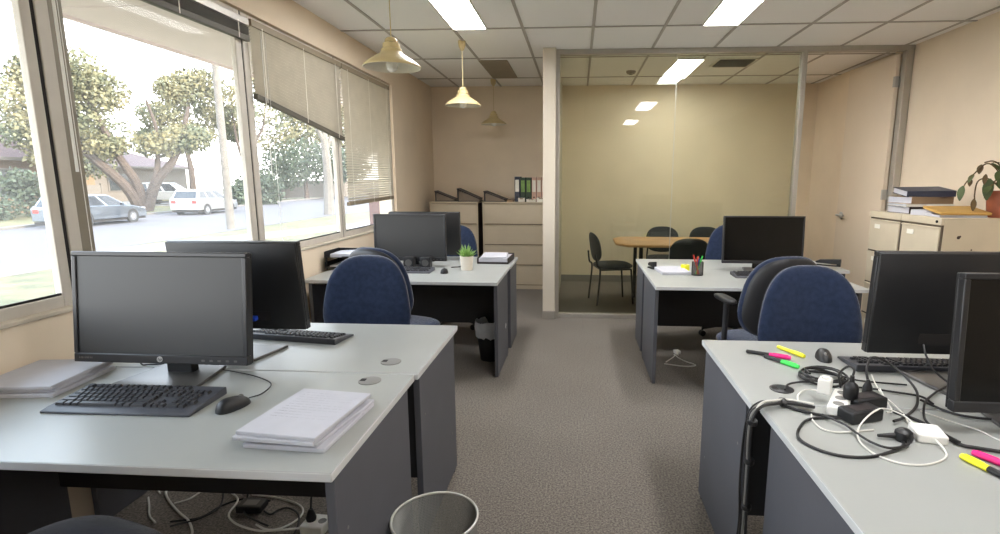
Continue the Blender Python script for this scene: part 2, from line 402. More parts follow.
# blinds
def blind(label, y0, y1, ztop, zb0, zb1, pitch, x=-2.052, tilt=1.0, dark=False, raised=False):
    t = thing('venetian_blind', label, 'window blind', (x, (y0 + y1) / 2, ztop), 0, 'venetian blinds on the left windows')
    L = (y1 - y0) / 2
    MB().box(-.016, .016, -L, L, -.03, .012).build('headrail', M['blind_rail'] if not raised else M['alu'], t, bevel=.003)
    s = MB(); a = zb0 - ztop; c = zb1 - ztop; n = max(2, int(-(a + c) / 2 / pitch)); z0 = -.035
    for i in range(n):
        u = i / (n - 1) if n > 1 else 0
        za = z0 + (a + .015 - z0) * u; zc = z0 + (c + .015 - z0) * u
        ang = math.atan2(zc - za, 2 * L)
        s.box(-.0135, .0135, -L * .995, L * .995, -.0006, .0006, T=TR(0, 0, (za + zc) / 2) @ RX(ang) @ RY(tilt))
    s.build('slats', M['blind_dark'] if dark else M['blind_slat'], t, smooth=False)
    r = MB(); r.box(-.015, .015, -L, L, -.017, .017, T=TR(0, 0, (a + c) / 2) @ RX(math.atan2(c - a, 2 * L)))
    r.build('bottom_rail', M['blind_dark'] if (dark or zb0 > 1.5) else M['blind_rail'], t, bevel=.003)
    for u in (-.82, 0, .82):
        zb = (a + c) / 2 + (c - a) / 2 * u
        MB().box(.0155, .0165, L * u - .004, L * u + .004, zb - .013, -.02).build('ladder_tape', M['label_white'], t, smooth=False)
    return t, L
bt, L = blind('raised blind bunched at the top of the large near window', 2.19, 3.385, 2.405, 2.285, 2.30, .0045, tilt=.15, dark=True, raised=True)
MB().tube([(.024, -L - .105, -.05), (.026, -L - .108, -.93)], .0055, 8).build('tilt_wand', M['white_plastic'], bt)
MB().tube([(.022, -L - .088, -.05), (.024, -L - .09, -1.40)], .0015, 6).build('pull_cord', M['white_plastic'], bt)
bt, L = blind('crooked half lowered blind with its bottom rail sloping down', 3.41, 4.69, 2.415, 1.965, 1.79, .0235, tilt=-.83)
MB().tube([(.022, -L + .08, -.05), (.026, -L + .08, -.95)], .003, 8).build('tilt_wand', M['white_plastic'], bt)
MB().tube([(.020, -L + .13, -.05), (.022, -L + .15, -1.40)], .0015, 6).build('pull_cord', M['white_plastic'], bt)
blind('fully lowered blind on the far window', 4.71, 5.88, 2.415, 1.225, 1.245, .0235, tilt=-.83)

# pendant lamps
def pendant(x, y, zc, label, r=.165, dark=False):
    t = thing('pendant_lamp', label, 'pendant lamp', (x, y, HC), 0, 'cream pendant lamps along the windows')
    MB().lathe([(.012, -.085), (.03, -.05), (.035, -.02), (.035, 0)], 20).build('ceiling_rose', M['lamp_cream'], t)
    top = zc - HC
    MB().tube([(0, 0, -.07), (0, 0, top + .005)], .0035, 8).build('cord', M['lamp_cream'], t)
    MB().lathe([(.006, top + .002), (.024, top - .004), (.034, top - .014), (.037, top - .026), (.034, top - .030), (.048, top - .036), (.050, top - .058), (.047, top - .062), (.058, top - .068), (.062, top - .086)], 24).build('lamp_cap', M['lamp_cream'], t)
    o = [(.058, top - .080), (.068, top - .092), (.10, top - .112), (.135, top - .134), (r - .004, top - .156), (r, top - .162), (r, top - .168)]
    i = [(r - .004, top - .169), (r - .007, top - .160), (.132, top - .139), (.097, top - .117), (.06, top - .096), (.03, top - .085)]
    mb = MB().lathe(o, 40, 0, cap=False); mb.lathe([o[-1]] + i, 40, 1, cap=False)
    mb.build('lamp_shade', [M['lamp_cream'], M['lamp_inside']], t)
    MB().lathe([(.014, top - .09), (.016, top - .115), (.03, top - .138), (.034, top - .155), (.028, top - .178), (.012, top - .190), (0, top - .192)], 24, cap=False).build('bulb', M['bulb_off'], t)
pendant(-1.085, 3.2, 2.252, 'nearest and largest cream pendant lamp, near the windows')
pendant(-1.085, 5.158, 2.295, 'middle cream pendant lamp above the far left desks')
pendant(-1.095, 7.08, 2.31, 'farthest and smallest pendant lamp above the filing cabinets')
# ================================================================ DESKS
def desk(x0, x1, y0, y1, user, label, py=None, grommets=(), flush=False):
    """user: -1 sits at the y0 side, +1 at the y1 side"""
    cx, cy = (x0 + x1) / 2, (y0 + y1) / 2; a, e = (x1 - x0) / 2, (y1 - y0) / 2
    t = thing('office_desk', label, 'desk', (cx, cy, 0), 0, 'grey office desks')
    MB().box(-a, a, -e, e, .705, .73, 0, 1).build('desktop', [M['desk_top'], M['desk_edge']], t, bevel=.003)
    p0, p1 = (py[0] - cy, py[1] - cy) if py else (-e + .03, e - .05)
    for s in (-1, 1):
        xs = s * (a - .022)
        sp = MB().box(xs - .0125, xs + .0125, p0, p1, .006, .705).build('side_panel', M['desk_panel'], t, bevel=.002)
        for yy, zz in ((p0 + .06, .52), (p1 - .08, .22)):
            MB().lathe([(.005, 0), (.005, .0012), (0, .0016)], 10, cap=False, T=TR(xs + s * .0125, yy, zz) @ RY(s * PI / 2)).build('screw_cap', M['cable_grey'], sp)
        for yy in (p0 + .05, p1 - .05): MB().lathe([(.014, 0), (.014, .007)], 12, T=TR(xs, yy, 0)).build('foot_glide', M['black_plastic'], sp)
    ym = (p1 - .02) if user < 0 else (p0 + .02)
    MB().box(-a + .035, a - .035, ym - .009, ym + .009, .27, .705).build('modesty_panel', M['modesty'], t, bevel=.002)
    yr = (p0 + .03) if user < 0 else (p1 - .03)
    MB().box(-a + .035, a - .035, yr - .012, yr + .012, .675, .705).build('support_rail', M['black_metal'], t, bevel=.002)
    for gx, gy, gm in grommets:
        q = MB().lathe([(.040, 0), (.040, .0025), (.036, .004), (0, .004)], 28, cap=False, T=TR(gx - cx, gy - cy, .73))
        gr = q.build('grommet', M[gm], t)
        MB().box(gx - cx - .034, gx - cx - .014, gy - cy - .012, gy - cy + .012, .7338, .7346).build('grommet_slot', M['black_gap'], gr, bevel=.002)
    return t
desk(-2.025, -.60, 1.185, 1.868, -1, 'nearest left grey desk with black keyboard and white paper stacks', (1.215, 1.81), [(-.741, 1.794, 'cable_grey')])
desk(-2.025, -.590, 1.878, 2.55, 1, 'second left grey desk holding a monitor seen from behind', (1.925, 2.50), [(-.735, 1.999, 'cable_grey')])
desk(-1.975, -.560, 3.675, 4.385, -1, 'far left grey desk with the small potted succulent', (3.74, 4.30))
desk(-1.975, -.553, 4.39, 4.93, 1, 'left desk nearest the filing cabinets with papers in a dark tray', (4.43, 4.88))
desk(.535, 1.945, 3.612, 4.365, -1, 'far right grey desk with pen holder and black monitor', (3.69, 4.31))
desk(.537, 2.18, 4.37, 4.90, 1, 'right grey desk standing against the glass partition side', (4.42, 4.85))
desk(.597, 2.15, .93, 1.675, -1, 'nearest right grey desk with adapters and loose cables', (.98, 1.60))
desk(.572, 2.15, 1.685, 2.392, 1, 'second right grey desk with highlighters and mouse', (1.765, 2.35), [(.716, 1.818, 'black_plastic')])

# ================================================================ CHAIRS
def task_chair(x, y, rz, label, arms=False, bw=.49, bh=.50, zb=.775, taper=.16, seat_z=.47, back_y=-.235, cloth='navy_fabric'):
    t = thing('task_chair', label, 'office chair', (x, y, 0), rz, 'swivel office chairs')
    f = M[cloth]; k = M['chair_shell']
    MB().cushion(.49, .47, .085, 3.0, -.04, 0, 0, TR(0, .01, seat_z - .035), True, ex=5).build('seat', f, t)
    MB().cushion(.46, .44, .05, 3.0, -.04, 0, 0, TR(0, .01, seat_z - .075), True, ex=6).build('seat_pan', k, t)
    lean = RX(.12)
    br = MB().cushion(bw, bh, .085, 2.8, taper, .05, .012, TR(0, back_y, zb) @ lean, ex=5).build('backrest', f, t)
    MB().cushion(bw * .965, bh * .965, .05, 2.8, taper, .05, 0, TR(0, back_y - .034, zb) @ lean, ex=8).build('back_shell', k, t)
    pts = spline([(0, -.05, seat_z - .10), (0, back_y - .01, seat_z - .105), (0, back_y - .05, seat_z - .05), (0, back_y - .05, seat_z + .08), (0, back_y - .075, zb + .02)])
    MB().tube(pts, .022, 10).build('back_bar', k, t)
    m = MB().box(-.09, .09, -.10, .10, seat_z - .135, seat_z - .085); m.tube([(.09, .02, seat_z - .11), (.22, .03, seat_z - .115)], .006)
    m.build('tilt_mechanism', M['black_metal'], t, bevel=.004)
    MB().lathe([(.030, .09), (.030, .25), (.022, .252), (.022, seat_z - .13)], 20).build('gas_lift', M['black_metal'], t)
    MB().lathe([(.035, .07), (.048, .085), (.048, .125), (.034, .14)], 24).build('base_hub', k, t)
    for i in range(5):
        a = 2 * PI * i / 5 + .35; c, s = math.cos(a), math.sin(a)
        lg = MB().tube([(c * .03, s * .03, .112), (c * .16, s * .16, .10), (c * .29, s * .29, .078), (c * .305, s * .305, .07)], [.027, .022, .017, .012], 10).build('leg', k, t)
        w = MB().cyl((c * .30, s * .30, .05), (c * .30, s * .30, .075), .008)
        for q in (-1, 1):
            w.lathe([(.014, -.009), (.026, -.009), (.028, -.004), (.028, .004), (.026, .009), (.014, .009)], 18, T=TR(c * .30 - s * .014 * q, s * .30 + c * .014 * q, .028) @ RZ(a) @ RX(PI / 2))
        w.build('caster', M['black_plastic'], lg)
    if arms:
        for s in (-1, 1):
            ar = MB().tube(spline([(s * .16, -.02, seat_z - .095), (s * .245, -.02, seat_z - .09), (s * .255, -.02, seat_z - .04), (s * .255, -.025, seat_z + .235)]), .017, 10).build('armrest', k, t)
            MB().cushion(.075, .25, .032, 3.2, 0, 0, 0, TR(s * .255, 0, seat_z + .255), True, ex=6).build('arm_pad', M['black_plastic'], ar)
    return t
task_chair(-1.185, 2.70, PI, 'navy swivel chair facing the viewer behind the second left desk', zb=.772)
task_chair(-1.225, 3.53, -.33, 'dark backed swivel chair turned toward the far left desk')
task_chair(-1.27, 5.12, PI - .15, 'navy swivel chair half hidden behind the far left monitors', zb=.74)
task_chair(1.165, 2.49, PI, 'navy swivel chair facing the viewer behind the highlighters desk', bw=.49, bh=.51, zb=.77, taper=.17)
task_chair(1.165, 3.33, .15, 'swivel chair with armrests turned toward the pen holder desk', arms=True)
task_chair(1.47, 5.02, PI - .1, 'navy swivel chair partly hidden behind the far right monitor')
task_chair(-1.33, 1.10, -.3, 'navy swivel chair tucked under the nearest left desk', seat_z=.485)

def meeting_chair(x, y, rz, label):
    t = thing('meeting_chair', label, 'chair', (x, y, 0), rz, 'grey chairs around the meeting table')
    f = M['grey_fabric']; k = M['black_metal']
    MB().cushion(.45, .44, .06, 3.2, -.05, 0, 0, TR(0, .0, .445), True, ex=5).build('seat', f, t)
    MB().cushion(.43, .34, .05, 2.6, .05, .03, 0, TR(0, -.235, .665) @ RX(.16), ex=5).build('backrest', f, t)
    for s in (-1, 1):
        MB().tube([(s * .19, .17, .42), (s * .20, .20, 0)], .011, 10).build('leg', k, t)
        MB().tube(spline([(s * .175, -.255, .60), (s * .19, -.235, .47), (s * .195, -.20, .40), (s * .205, -.235, .0)]), .011, 10).build('leg', k, t)
    MB().box(-.19, .19, -.19, .18, .405, .42).build('seat_frame', k, t, bevel=.003)
    return t
meeting_chair(.42, 6.34, -PI / 2 + .22, 'grey meeting chair at the left end of the wooden table, seen side on')
meeting_chair(1.12, 6.93, PI, 'grey meeting chair behind the wooden table, left of the two')
meeting_chair(1.68, 6.93, PI, 'grey meeting chair behind the wooden table, right of the two')
meeting_chair(1.20, 5.98, 0, 'grey meeting chair in front of the wooden table, back to the glass')
t = thing('meeting_table', 'oak coloured meeting table behind the glass partition', 'table', (1.35, 6.28, 0))
p = [(-.92, -.25), (-.80, -.44), (.80, -.44), (.92, -.25), (.92, .25), (.80, .44), (-.80, .44), (-.92, .25)]
MB().prism(p, .715, .742, 'z').build('tabletop', M['wood_table'], t, bevel=.008)
for sx_ in (-1, 1):
    for sy in (-1, 1): MB().tube([(sx_ * .64, sy * .30, .715), (sx_ * .64, sy * .30, 0)], .022, 14).build('leg', M['black_metal'], t)
MB().box(-.64, .64, -.012, .012, .66, .715).build('stretcher', M['black_metal'], t, bevel=.003)
# ================================================================ MONITORS
DZ = .73
def monitor(x, y, rz, label, w, h, zb, tilt=.06, base=(.30, .19), back_detail=True, dx=0.0, basemat='stand_grey', logo=False, neck_w=.10, bdx=0.0, panel_dy=0.0, slim=False, scr='screen', bdy=0.0):
    """local -y is the screen side; origin on the desk under the neck"""
    t = thing('monitor', label, 'computer monitor', (x, y, DZ), rz, 'computer monitors on the desks')
    T = TR(dx, -.035 + panel_dy, zb - DZ) @ RX(-tilt)
    bz = .017 if not slim else .012; bb = .032 if not slim else .022
    f = MB(); y0, y1 = -.028, 0.0
    f.box(-w / 2, w / 2, y0, y1, 0, bb, T=T); f.box(-w / 2, w / 2, y0, y1, h - bz, h, T=T)
    f.box(-w / 2, -w / 2 + bz, y0, y1, bb, h - bz, T=T); f.box(w / 2 - bz, w / 2, y0, y1, bb, h - bz, T=T)
    fr = f.build('bezel', M['bezel'], t, bevel=.003)
    MB().box(-w / 2 + bz - .001, w / 2 - bz + .001, y0 + .005, y1, bb - .001, h - bz + .001, T=T).build('screen', M[scr], t, smooth=False)
    q = MB(); a = [(-w / 2 + .002, .002), (w / 2 - .002, .002), (w / 2 - .002, h - .002), (-w / 2 + .002, h - .002)]
    c = [(-w / 2 + .05, .035), (w / 2 - .05, .035), (w / 2 - .05, h - .04), (-w / 2 + .05, h - .04)]
    q.prism(a, 0, .012, 'y', T=T); q.prism(a, .012, .03, 'y', T=T, taper=c)
    hs = q.build('back_cover', M['black_plastic'], t, bevel=.003)
    s = MB().box(-w * .40, w * .40, .0125, .0175, h - .022, h - .016, T=T); s.build('vent_slot', M['black_gap'], hs, smooth=False)
    s = MB().box(-.14, .13, .0295, .0315, .045, .085, T=T); s.build('port_recess', M['black_gap'], hs, smooth=False)
    if back_detail: MB().box(-.085, -.050, .031, .052, .050, .068, T=T).build('video_plug', M['vga_blue'] if basemat == 'blue' else M['vga_blue'], hs, bevel=.002)
    # stand
    dx = 0.0
    nk = MB().box(dx - neck_w / 2, dx + neck_w / 2, .0, .035, .004, zb - DZ + h * .42)
    nk.build('neck', M['black_plastic'], t, bevel=.005)
    bw, bd = base
    poly = [(-bw / 2 + bdx + dx, -bd * .62 + bdy), (bw / 2 + bdx + dx, -bd * .62 + bdy), (bw / 2 - .035 + bdx + dx, bd * .38 + bdy), (-bw / 2 + .035 + bdx + dx, bd * .38 + bdy)]
    MB().prism(poly, .0, .012, 'z').build('base', M['stand_grey'], t, bevel=.004)
    # buttons and marks on the lower bezel
    b = MB()
    for i in range(5): b.box(w / 2 - .17 + .03 * i, w / 2 - .158 + .03 * i, y0 - .0015, y0, bb * .35, bb * .55, T=T)
    b.build('buttons', M['stand_grey'], fr, smooth=False)
    if logo:
        lg = MB().lathe([(.0105, 0), (.0105, .0012), (0, .0014)], 28, cap=False, T=T @ TR(0, y0 - .0003, bb * .5) @ RX(PI / 2)).build('logo_disc', M['silver'], fr)
        cu = bpy.data.curves.new('logo_letters', 'FONT'); cu.body = 'hp'; cu.size = .016; cu.shear = .35; cu.extrude = .0003; cu.align_x = 'CENTER'
        tmp = bpy.data.objects.new('tmp', cu); COL.objects.link(tmp); bpy.context.view_layer.update()
        me = bpy.data.meshes.new_from_object(tmp); bpy.data.objects.remove(tmp)
        me.materials.clear(); me.materials.append(M['bezel'])
        me.transform(T @ TR(0, y0 - .0020, bb * .5 - .0045) @ RX(PI / 2))
        lo = bpy.data.objects.new('logo_letters', me); COL.objects.link(lo); lo.parent = fr
        mk = MB()
        for i, l in enumerate((.004, .006, .003, .005, .006, .004, .005, .003)):
            mk.box(-w / 2 + .02 + i * .0068, -w / 2 + .02 + i * .0068 + l, y0 - .0006, y0, bb * .42, bb * .62, T=T)
        mk.build('model_mark', M['stand_grey'], fr, smooth=False)
    return t
monitor(-1.465, 1.805, 0, 'large black monitor with round logo on the nearest left desk', .652, .40, .792, .12, base=(.32, .22), dx=-.021, logo=True, scr='screen_matt')
monitor(-1.375, 2.035, PI, 'black monitor seen from behind on the second left desk', .540, .367, .837, .10, base=(.30, .19), bdx=.015)
monitor(-1.375, 4.36, 0, 'wide dark monitor behind the succulent on the far left desk', .60, .385, .78, .02, base=(.28, .19), scr='screen_matt')
monitor(-1.36, 4.66, PI, 'monitor seen from behind, back to back with the far left one', .64, .385, .775, .03, base=(.28, .19), back_detail=False)
monitor(1.465, 4.36, 0, 'black monitor by the pen holder on the far right desk', .625, .375, .79, .05, base=(.30, .19), slim=True)
monitor(1.445, 1.925, PI, 'black monitor seen from behind beside the mouse on the right', .585, .375, .825, .05, base=(.40, .24), dx=.095, bdx=.03, bdy=.05)
monitor(1.397, 1.575, 0, 'black monitor at the right edge facing the viewer', .64, .40, .793, .06, base=(.34, .22))

# ================================================================ KEYBOARDS AND MICE
def keyboard(x, y, rz, label, w=.50, d=.175, detail=True, cable=None):
    t = thing('keyboard', label, 'keyboard', (x, y, DZ), rz, 'black keyboards on the desks')
    prof = [(-d / 2, .0), (d / 2, .0), (d / 2, .026), (-d / 2 + .03, .013), (-d / 2, .008)]
    MB().prism(prof, -w / 2, w / 2, 'x').build('keyboard_body', M['kb_body'], t, bevel=.003)
    sl = math.atan2(.013, d - .03); u = (w - .035) / 22.4
    rows = []
    fr = 1.0
    # (row from the back, list of (start, width))
    R0_ = [(0, 1)] + [(1.6 + i, 1) for i in range(4)] + [(6.0 + i, 1) for i in range(4)] + [(10.4 + i, 1) for i in range(4)] + [(14.9 + i, 1) for i in range(3)]
    R1 = [(i, 1) for i in range(13)] + [(13, 1.7)] + [(14.9 + i, 1) for i in range(3)] + [(18.2 + i, 1) for i in range(4)]
    R2 = [(0, 1.5)] + [(1.5 + i, 1) for i in range(12)] + [(13.5, 1.2)] + [(14.9 + i, 1) for i in range(3)] + [(18.2 + i, 1) for i in range(3)]
    R3 = [(0, 1.8)] + [(1.8 + i, 1) for i in range(11)] + [(12.8, 1.9)] + [(18.2 + i, 1) for i in range(3)]
    R4 = [(0, 2.3)] + [(2.3 + i, 1) for i in range(10)] + [(12.3, 2.4)] + [(15.9, 1)] + [(18.2 + i, 1) for i in range(3)] + [(21.2, 1)]
    R5 = [(0, 1.4), (1.4, 1.2), (2.6, 1.2), (3.8, 6.2), (10, 1.2), (11.2, 1.2), (12.4, 2.3)] + [(14.9 + i, 1) for i in range(3)] + [(18.2, 2), (20.2, 1)]
    allrows = [R0_, R1, R2, R3, R4, R5]
    T0 = TR(-w / 2 + .0175, 0, 0); mesh1 = None; bulk = MB()
    kd = (d - .045) / 6.2
    for r, row in enumerate(allrows):
        yy = d / 2 - .012 - kd * (r + .5) - (0 if r == 0 else kd * .2)
        zz = .013 + (yy + d / 2 - .03) * math.tan(sl)
        for (s, kw) in row:
            L = kw * u - .0028; a = .0025; hh = .008; D = kd - .0028
            vs = [(-L / 2, -D / 2, 0), (L / 2, -D / 2, 0), (L / 2, D / 2, 0), (-L / 2, D / 2, 0), (-L / 2 + a, -D / 2 + a, hh), (L / 2 - a, -D / 2 + a, hh), (L / 2 - a, D / 2 - a, hh), (-L / 2 + a, D / 2 - a, hh)]
            fs = [(3, 2, 1, 0), (4, 5, 6, 7), (0, 1, 5, 4), (1, 2, 6, 5), (2, 3, 7, 6), (3, 0, 4, 7)]
            P = (-w / 2 + .0175 + (s + kw / 2) * u, yy, zz)
            bulk.add(vs, fs, 0, TR(*P) @ RX(sl))
    bulk.build('keys', M['key_black'], t, smooth=False)
    if cable: MB().tube(spline(cable), .0022, 8).build('keyboard_cable', M['cable_black'], t)
    return t
keyboard(-1.418, 1.553, .01, 'black keyboard in front of the large monitor, nearest of all', .482, .185,
         cable=[(.005, .09, .012), (.012, .14, .004), (.045, .20, .004), (.075, .26, .004), (.06, .33, .004)])
keyboard(-1.275, 2.305, PI - .15, 'black keyboard behind the back facing left monitor', .47, .15)
keyboard(-1.36, 4.07, 0, 'small dark keyboard on the far left desk', .46, .16)
keyboard(1.40, 4.05, 0, 'dark keyboard below the far right monitor', .46, .16)
keyboard(1.30, 2.09, PI - .02, 'black keyboard beside the mouse on the second right desk', .47, .16)
def mouse(x, y, rz, label, cable=None, l=.112):
    t = thing('mouse', label, 'computer mouse', (x, y, DZ), rz, 'black computer mice')
    b = MB(); vs = []; fs = []; n = 24; m = 8
    for j in range(m + 1):
        e = PI / 2 * j / m
        for i in range(n):
            a = 2 * PI * i / n; c, s = math.cos(a), math.sin(a)
            px_ = abs(c) ** .85 * (1 if c > 0 else -1); py_ = abs(s) ** .85 * (1 if s > 0 else -1)
            r = math.cos(e) ** .7 if j < m else 0
            vs.append((px_ * r * .030 * (1 - .08 * py_), py_ * r * l / 2, .036 * math.sin(e) * (1 - .22 * py_ * r) + .001))
    for j in range(m):
        for i in range(n): fs.append((j * n + i, j * n + (i + 1) % n, (j + 1) * n + (i + 1) % n, (j + 1) * n + i))
    b.add(vs, fs); b.add([(v[0], v[1], .001) for v in vs[:n]], [tuple(range(n))]); b.build('mouse_body', M['black_plastic'], t)
    MB().lathe([(.009, -.0035), (.0105, 0), (.009, .0035)], 16, T=TR(0, l * .24, .0265) @ RY(PI / 2)).build('scroll_wheel', M['cable_grey'], t)
    if cable: MB().tube(spline(cable), .0019, 8).build('mouse_cable', M['cable_black'], t)
    return t
mouse(-1.085, 1.540, -.35, 'black mouse beside the nearest left keyboard')
mo = bpy.data.objects['mouse']
inv = (TR(-1.085, 1.540, DZ) @ RZ(-.35)).inverted()
MB().tube(spline([inv @ Vector(p) for p in [(-1.066, 1.592, .742), (-1.055, 1.65, .735), (-1.075, 1.735, .734), (-1.17, 1.80, .734), (-1.29, 1.845, .734), (-1.37, 1.868, .735), (-1.46, 1.92, .734)]]), .0022, 8).build('mouse_cable', M['cable_black'], mo)
mouse(-1.025, 4.03, .2, 'small black mouse beside the succulent pot', l=.10)
mouse(1.005, 2.155, PI - .25, 'black mouse beside the pink and yellow highlighters')

# ================================================================ PAPER
def sheaf(name, label, cat, x, y, z, w, l, h, rz, group, m='paper', curl=.0, prints=False):
    t = thing(name, label, cat, (x, y, z), rz, group)
    b = MB(); n = 8; vs = []; fs = []
    for lay, zz in ((0, 0), (1, h)):
        for i in range(n + 1):
            for j in range(n + 1):
                u, v = i / n * 2 - 1, j / n * 2 - 1
                c = curl * (max(0, u * .6 + v * .6) ** 2)
                vs.append((u * w / 2, v * l / 2, zz + c))
    k = (n + 1) ** 2
    I = lambda i, j, q: q * k + i * (n + 1) + j
    for i in range(n):
        for j in range(n):
            fs.append((I(i, j, 1), I(i + 1, j, 1), I(i + 1, j + 1, 1), I(i, j + 1, 1))); fs.append((I(i, j, 0), I(i, j + 1, 0), I(i + 1, j + 1, 0), I(i + 1, j, 0)))
    for i in range(n):
        fs += [(I(i, 0, 0), I(i + 1, 0, 0), I(i + 1, 0, 1), I(i, 0, 1)), (I(i + 1, n, 0), I(i, n, 0), I(i, n, 1), I(i + 1, n, 1)),
               (I(0, i + 1, 0), I(0, i, 0), I(0, i, 1), I(0, i + 1, 1)), (I(n, i, 0), I(n, i + 1, 0), I(n, i + 1, 1), I(n, i, 1))]
    b.add(vs, fs); b.build('sheets', M[m], t, smooth=False, bevel=min(.002, h * .2), seg=1)
    if prints:
        q = MB(); rnd = random.Random(3)
        for i in range(11):
            yy = l * .40 - i * .017
            xx = -w * .38
            while xx < w * (.36 if i % 4 else .1):
                ww = rnd.uniform(.008, .03); q.box(xx, min(xx + ww, w * .40), yy, yy + .003, h + .0001, h + .0004); xx += ww + .006
        q.build('printed_lines', M['print_grey'], t, smooth=False)
    return t
ORD = ['lowest', 'second lowest', 'third lowest', 'topmost']
for i, (dx, dy, a, h) in enumerate(((.014, .002, -.06, .013), (.004, .014, -.14, .010), (-.008, -.006, -.08, .012), (.002, 0, -.11, .012))):
    sheaf('paper_bundle', 'white paper bundle, %s of the pile beside the waste bin' % ORD[i], 'papers', -.785 + dx, 1.437 + dy, .73 + (0, .013, .023, .035)[i], .236, .305, h, a, 'paper bundles at the front edge of the nearest desk', prints=(i == 3), curl=0)
for i, (dx, dy, a, h) in enumerate(((.008, .0, .10, .014), (-.004, .008, .16, .012), (.0, .0, .12, .012))):
    sheaf('paper_bundle', 'white paper bundle, %s of the pile by the window wall' % ('lowest', 'middle', 'topmost')[i], 'papers', -1.885 + dx, 1.70 + dy, .73 + (0, .0145, .027)[i], .265, .28, h, a, 'paper bundles beside the large monitor', prints=False)
sheaf('paper_stack', 'white papers lying left of the pen holder', 'papers', .745, 4.22, .73, .22, .29, .022, .1, None, prints=True)
sheaf('paper_stack', 'white papers at the right end of the right desk by the glass partition', 'papers', 1.93, 4.56, .73, .21, .28, .018, -.1, None)
# letter tray at the window
t = thing('letter_tray', 'black two tier letter tray against the window wall', 'letter tray', (-1.845, 4.23, .73))
for z in (.0, .085):
    b = MB().box(-.165, .165, -.13, .13, z + .012, z + .017)
    for a in ((-.165, -.160, -.13, .13), (.160, .165, -.13, .13), (-.165, .165, .125, .13)): b.box(*a, z + .012, z + .062)
    b.box(-.165, .165, -.13, -.126, z + .012, z + .026)
    b.build('tray_shelf', M['black_plastic'], t, bevel=.0015)
for s in (-1, 1):
    for q in (-1, 1): MB().box(s * .158 - .006, s * .158 + .006, q * .11 - .008, q * .11 + .008, 0, .098).build('tray_post', M['black_plastic'], t, bevel=.0015)
sheaf('paper_stack', 'white papers in the upper shelf of the black letter tray', 'papers', -1.83, 4.215, .8325, .27, .225, .028, .06, None, curl=.02)
sheaf('paper_stack', 'white papers in the lower shelf of the black letter tray', 'papers', -1.83, 4.215, .7475, .28, .22, .02, 0, None)
# dark file tray by the plant
t = thing('file_tray', 'dark open file tray on the desk corner beside the succulent', 'file tray', (-.715, 4.66, .73), -.04)
b = MB().box(-.135, .135, -.165, .165, 0, .005)
for a in ((-.135, -.13, -.165, .165), (.13, .135, -.165, .165), (-.135, .135, .16, .165)): b.box(*a, 0, .055)
b.box(-.135, .135, -.165, -.160, 0, .018)
b.build('tray_body', M['binder_black'], t, bevel=.0015)
sheaf('paper_stack', 'grey edged paper pile filling the dark file tray', 'papers', -.715, 4.655, .7355, .25, .30, .042, -.04, None)
sheaf('paper_stack', 'loose white sheets slumped on top of the dark file tray pile', 'papers', -.725, 4.655, .778, .22, .30, .012, .08, None, curl=.0)
# succulent
t = thing('potted_succulent', 'small spiky succulent in a cream pot on the far left desk', 'plant', (-.882, 4.19, .73))
MB().lathe([(.0, .0), (.045, .0), (.053, .105), (.055, .112), (.05, .112), (.048, .10), (0, .098)], 28, cap=False).build('pot', M['pot_cream'], t)
MB().lathe([(.048, .1), (.03, .104), (0, .106)], 20, cap=False).build('soil', M['soil'], t)
b = MB(); rnd = random.Random(5)
for i in range(38):
    a = i * 2.4; el = .30 + 1.05 * (i / 38); ln = .068 + .03 * rnd.random() + .006 * (i / 38)
    d = Vector((math.cos(a) * math.cos(el), math.sin(a) * math.cos(el), math.sin(el)))
    p0 = Vector((0, 0, .10)); p1 = p0 + d * ln * .55; p2 = p0 + d * ln + Vector((0, 0, .012))
    b.tube([p0, p1, p2], [.006, .0065, .0006], 6)
b.build('leaves', M['succulent'], t)
# small speakers, pen
for x, lb in ((-1.362, 'small black box speaker left of the far left keyboard end'), (-1.225, 'small black box speaker near the mouse on the far left desk')):
    t = thing('desk_speaker', lb, 'speaker', (x, 4.235, .73), 0, 'small speakers below the far left monitor')
    MB().box(-.042, .042, -.035, .035, 0, .095).build('speaker_box', M['black_plastic'], t, bevel=.006)
    MB().lathe([(.028, 0), (.028, .002), (.02, .001), (0, -.002 + .004)], 20, cap=False, T=TR(0, -.035, .05) @ RX(PI / 2)).build('speaker_cone', M['stand_grey'], t)
def pen(x, y, z, rz, label, body, cap=None, l=.135, r=.0045, cat='pen', group=None, name='pen', capfirst=True):
    t = thing(name, label, cat, (x, y, z + r), rz, group)
    MB().lathe([(r * .9, -l / 2), (r, -l / 2 + .004), (r, l * .12)], 14, T=RY(PI / 2)).build('barrel', M[body], t)
    MB().lathe([(r * 1.12, l * .12), (r * 1.12, l / 2 - .006), (r * .8, l / 2)], 14, T=RY(PI / 2)).build('cap', M[cap or body], t)
    return t
pen(-.985, 4.30, .73, .5, 'short grey pen lying behind the small mouse', 'stand_grey', 'black_plastic', .10)
def highlighter(p0, p1, label, capc, bodyc, group):
    """lies from p0 (body end) to p1 (cap end)"""
    v = Vector(p1) - Vector(p0); c = (Vector(p0) + Vector(p1)) / 2; l = v.length; r = .0105
    t = thing('highlighter', label, 'highlighter pen', (c.x, c.y, .73 + r * .8), math.atan2(v.y, v.x), group)
    S = Matrix.Diagonal((1, 1, .8, 1))
    MB().lathe([(r * .75, -l / 2), (r * .85, -l / 2 + .004), (r * .9, l * .02)], 18, T=S @ RY(PI / 2)).build('barrel', M[bodyc], t)
    cp = MB().lathe([(r, l * .02), (r, l * .42), (r * .82, l / 2)], 18, T=S @ RY(PI / 2)).build('cap', M[capc], t)
    MB().box(l * .10, l * .44, -.0025, .0025, r * .72, r * .98).build('clip', M[capc], cp, bevel=.001)
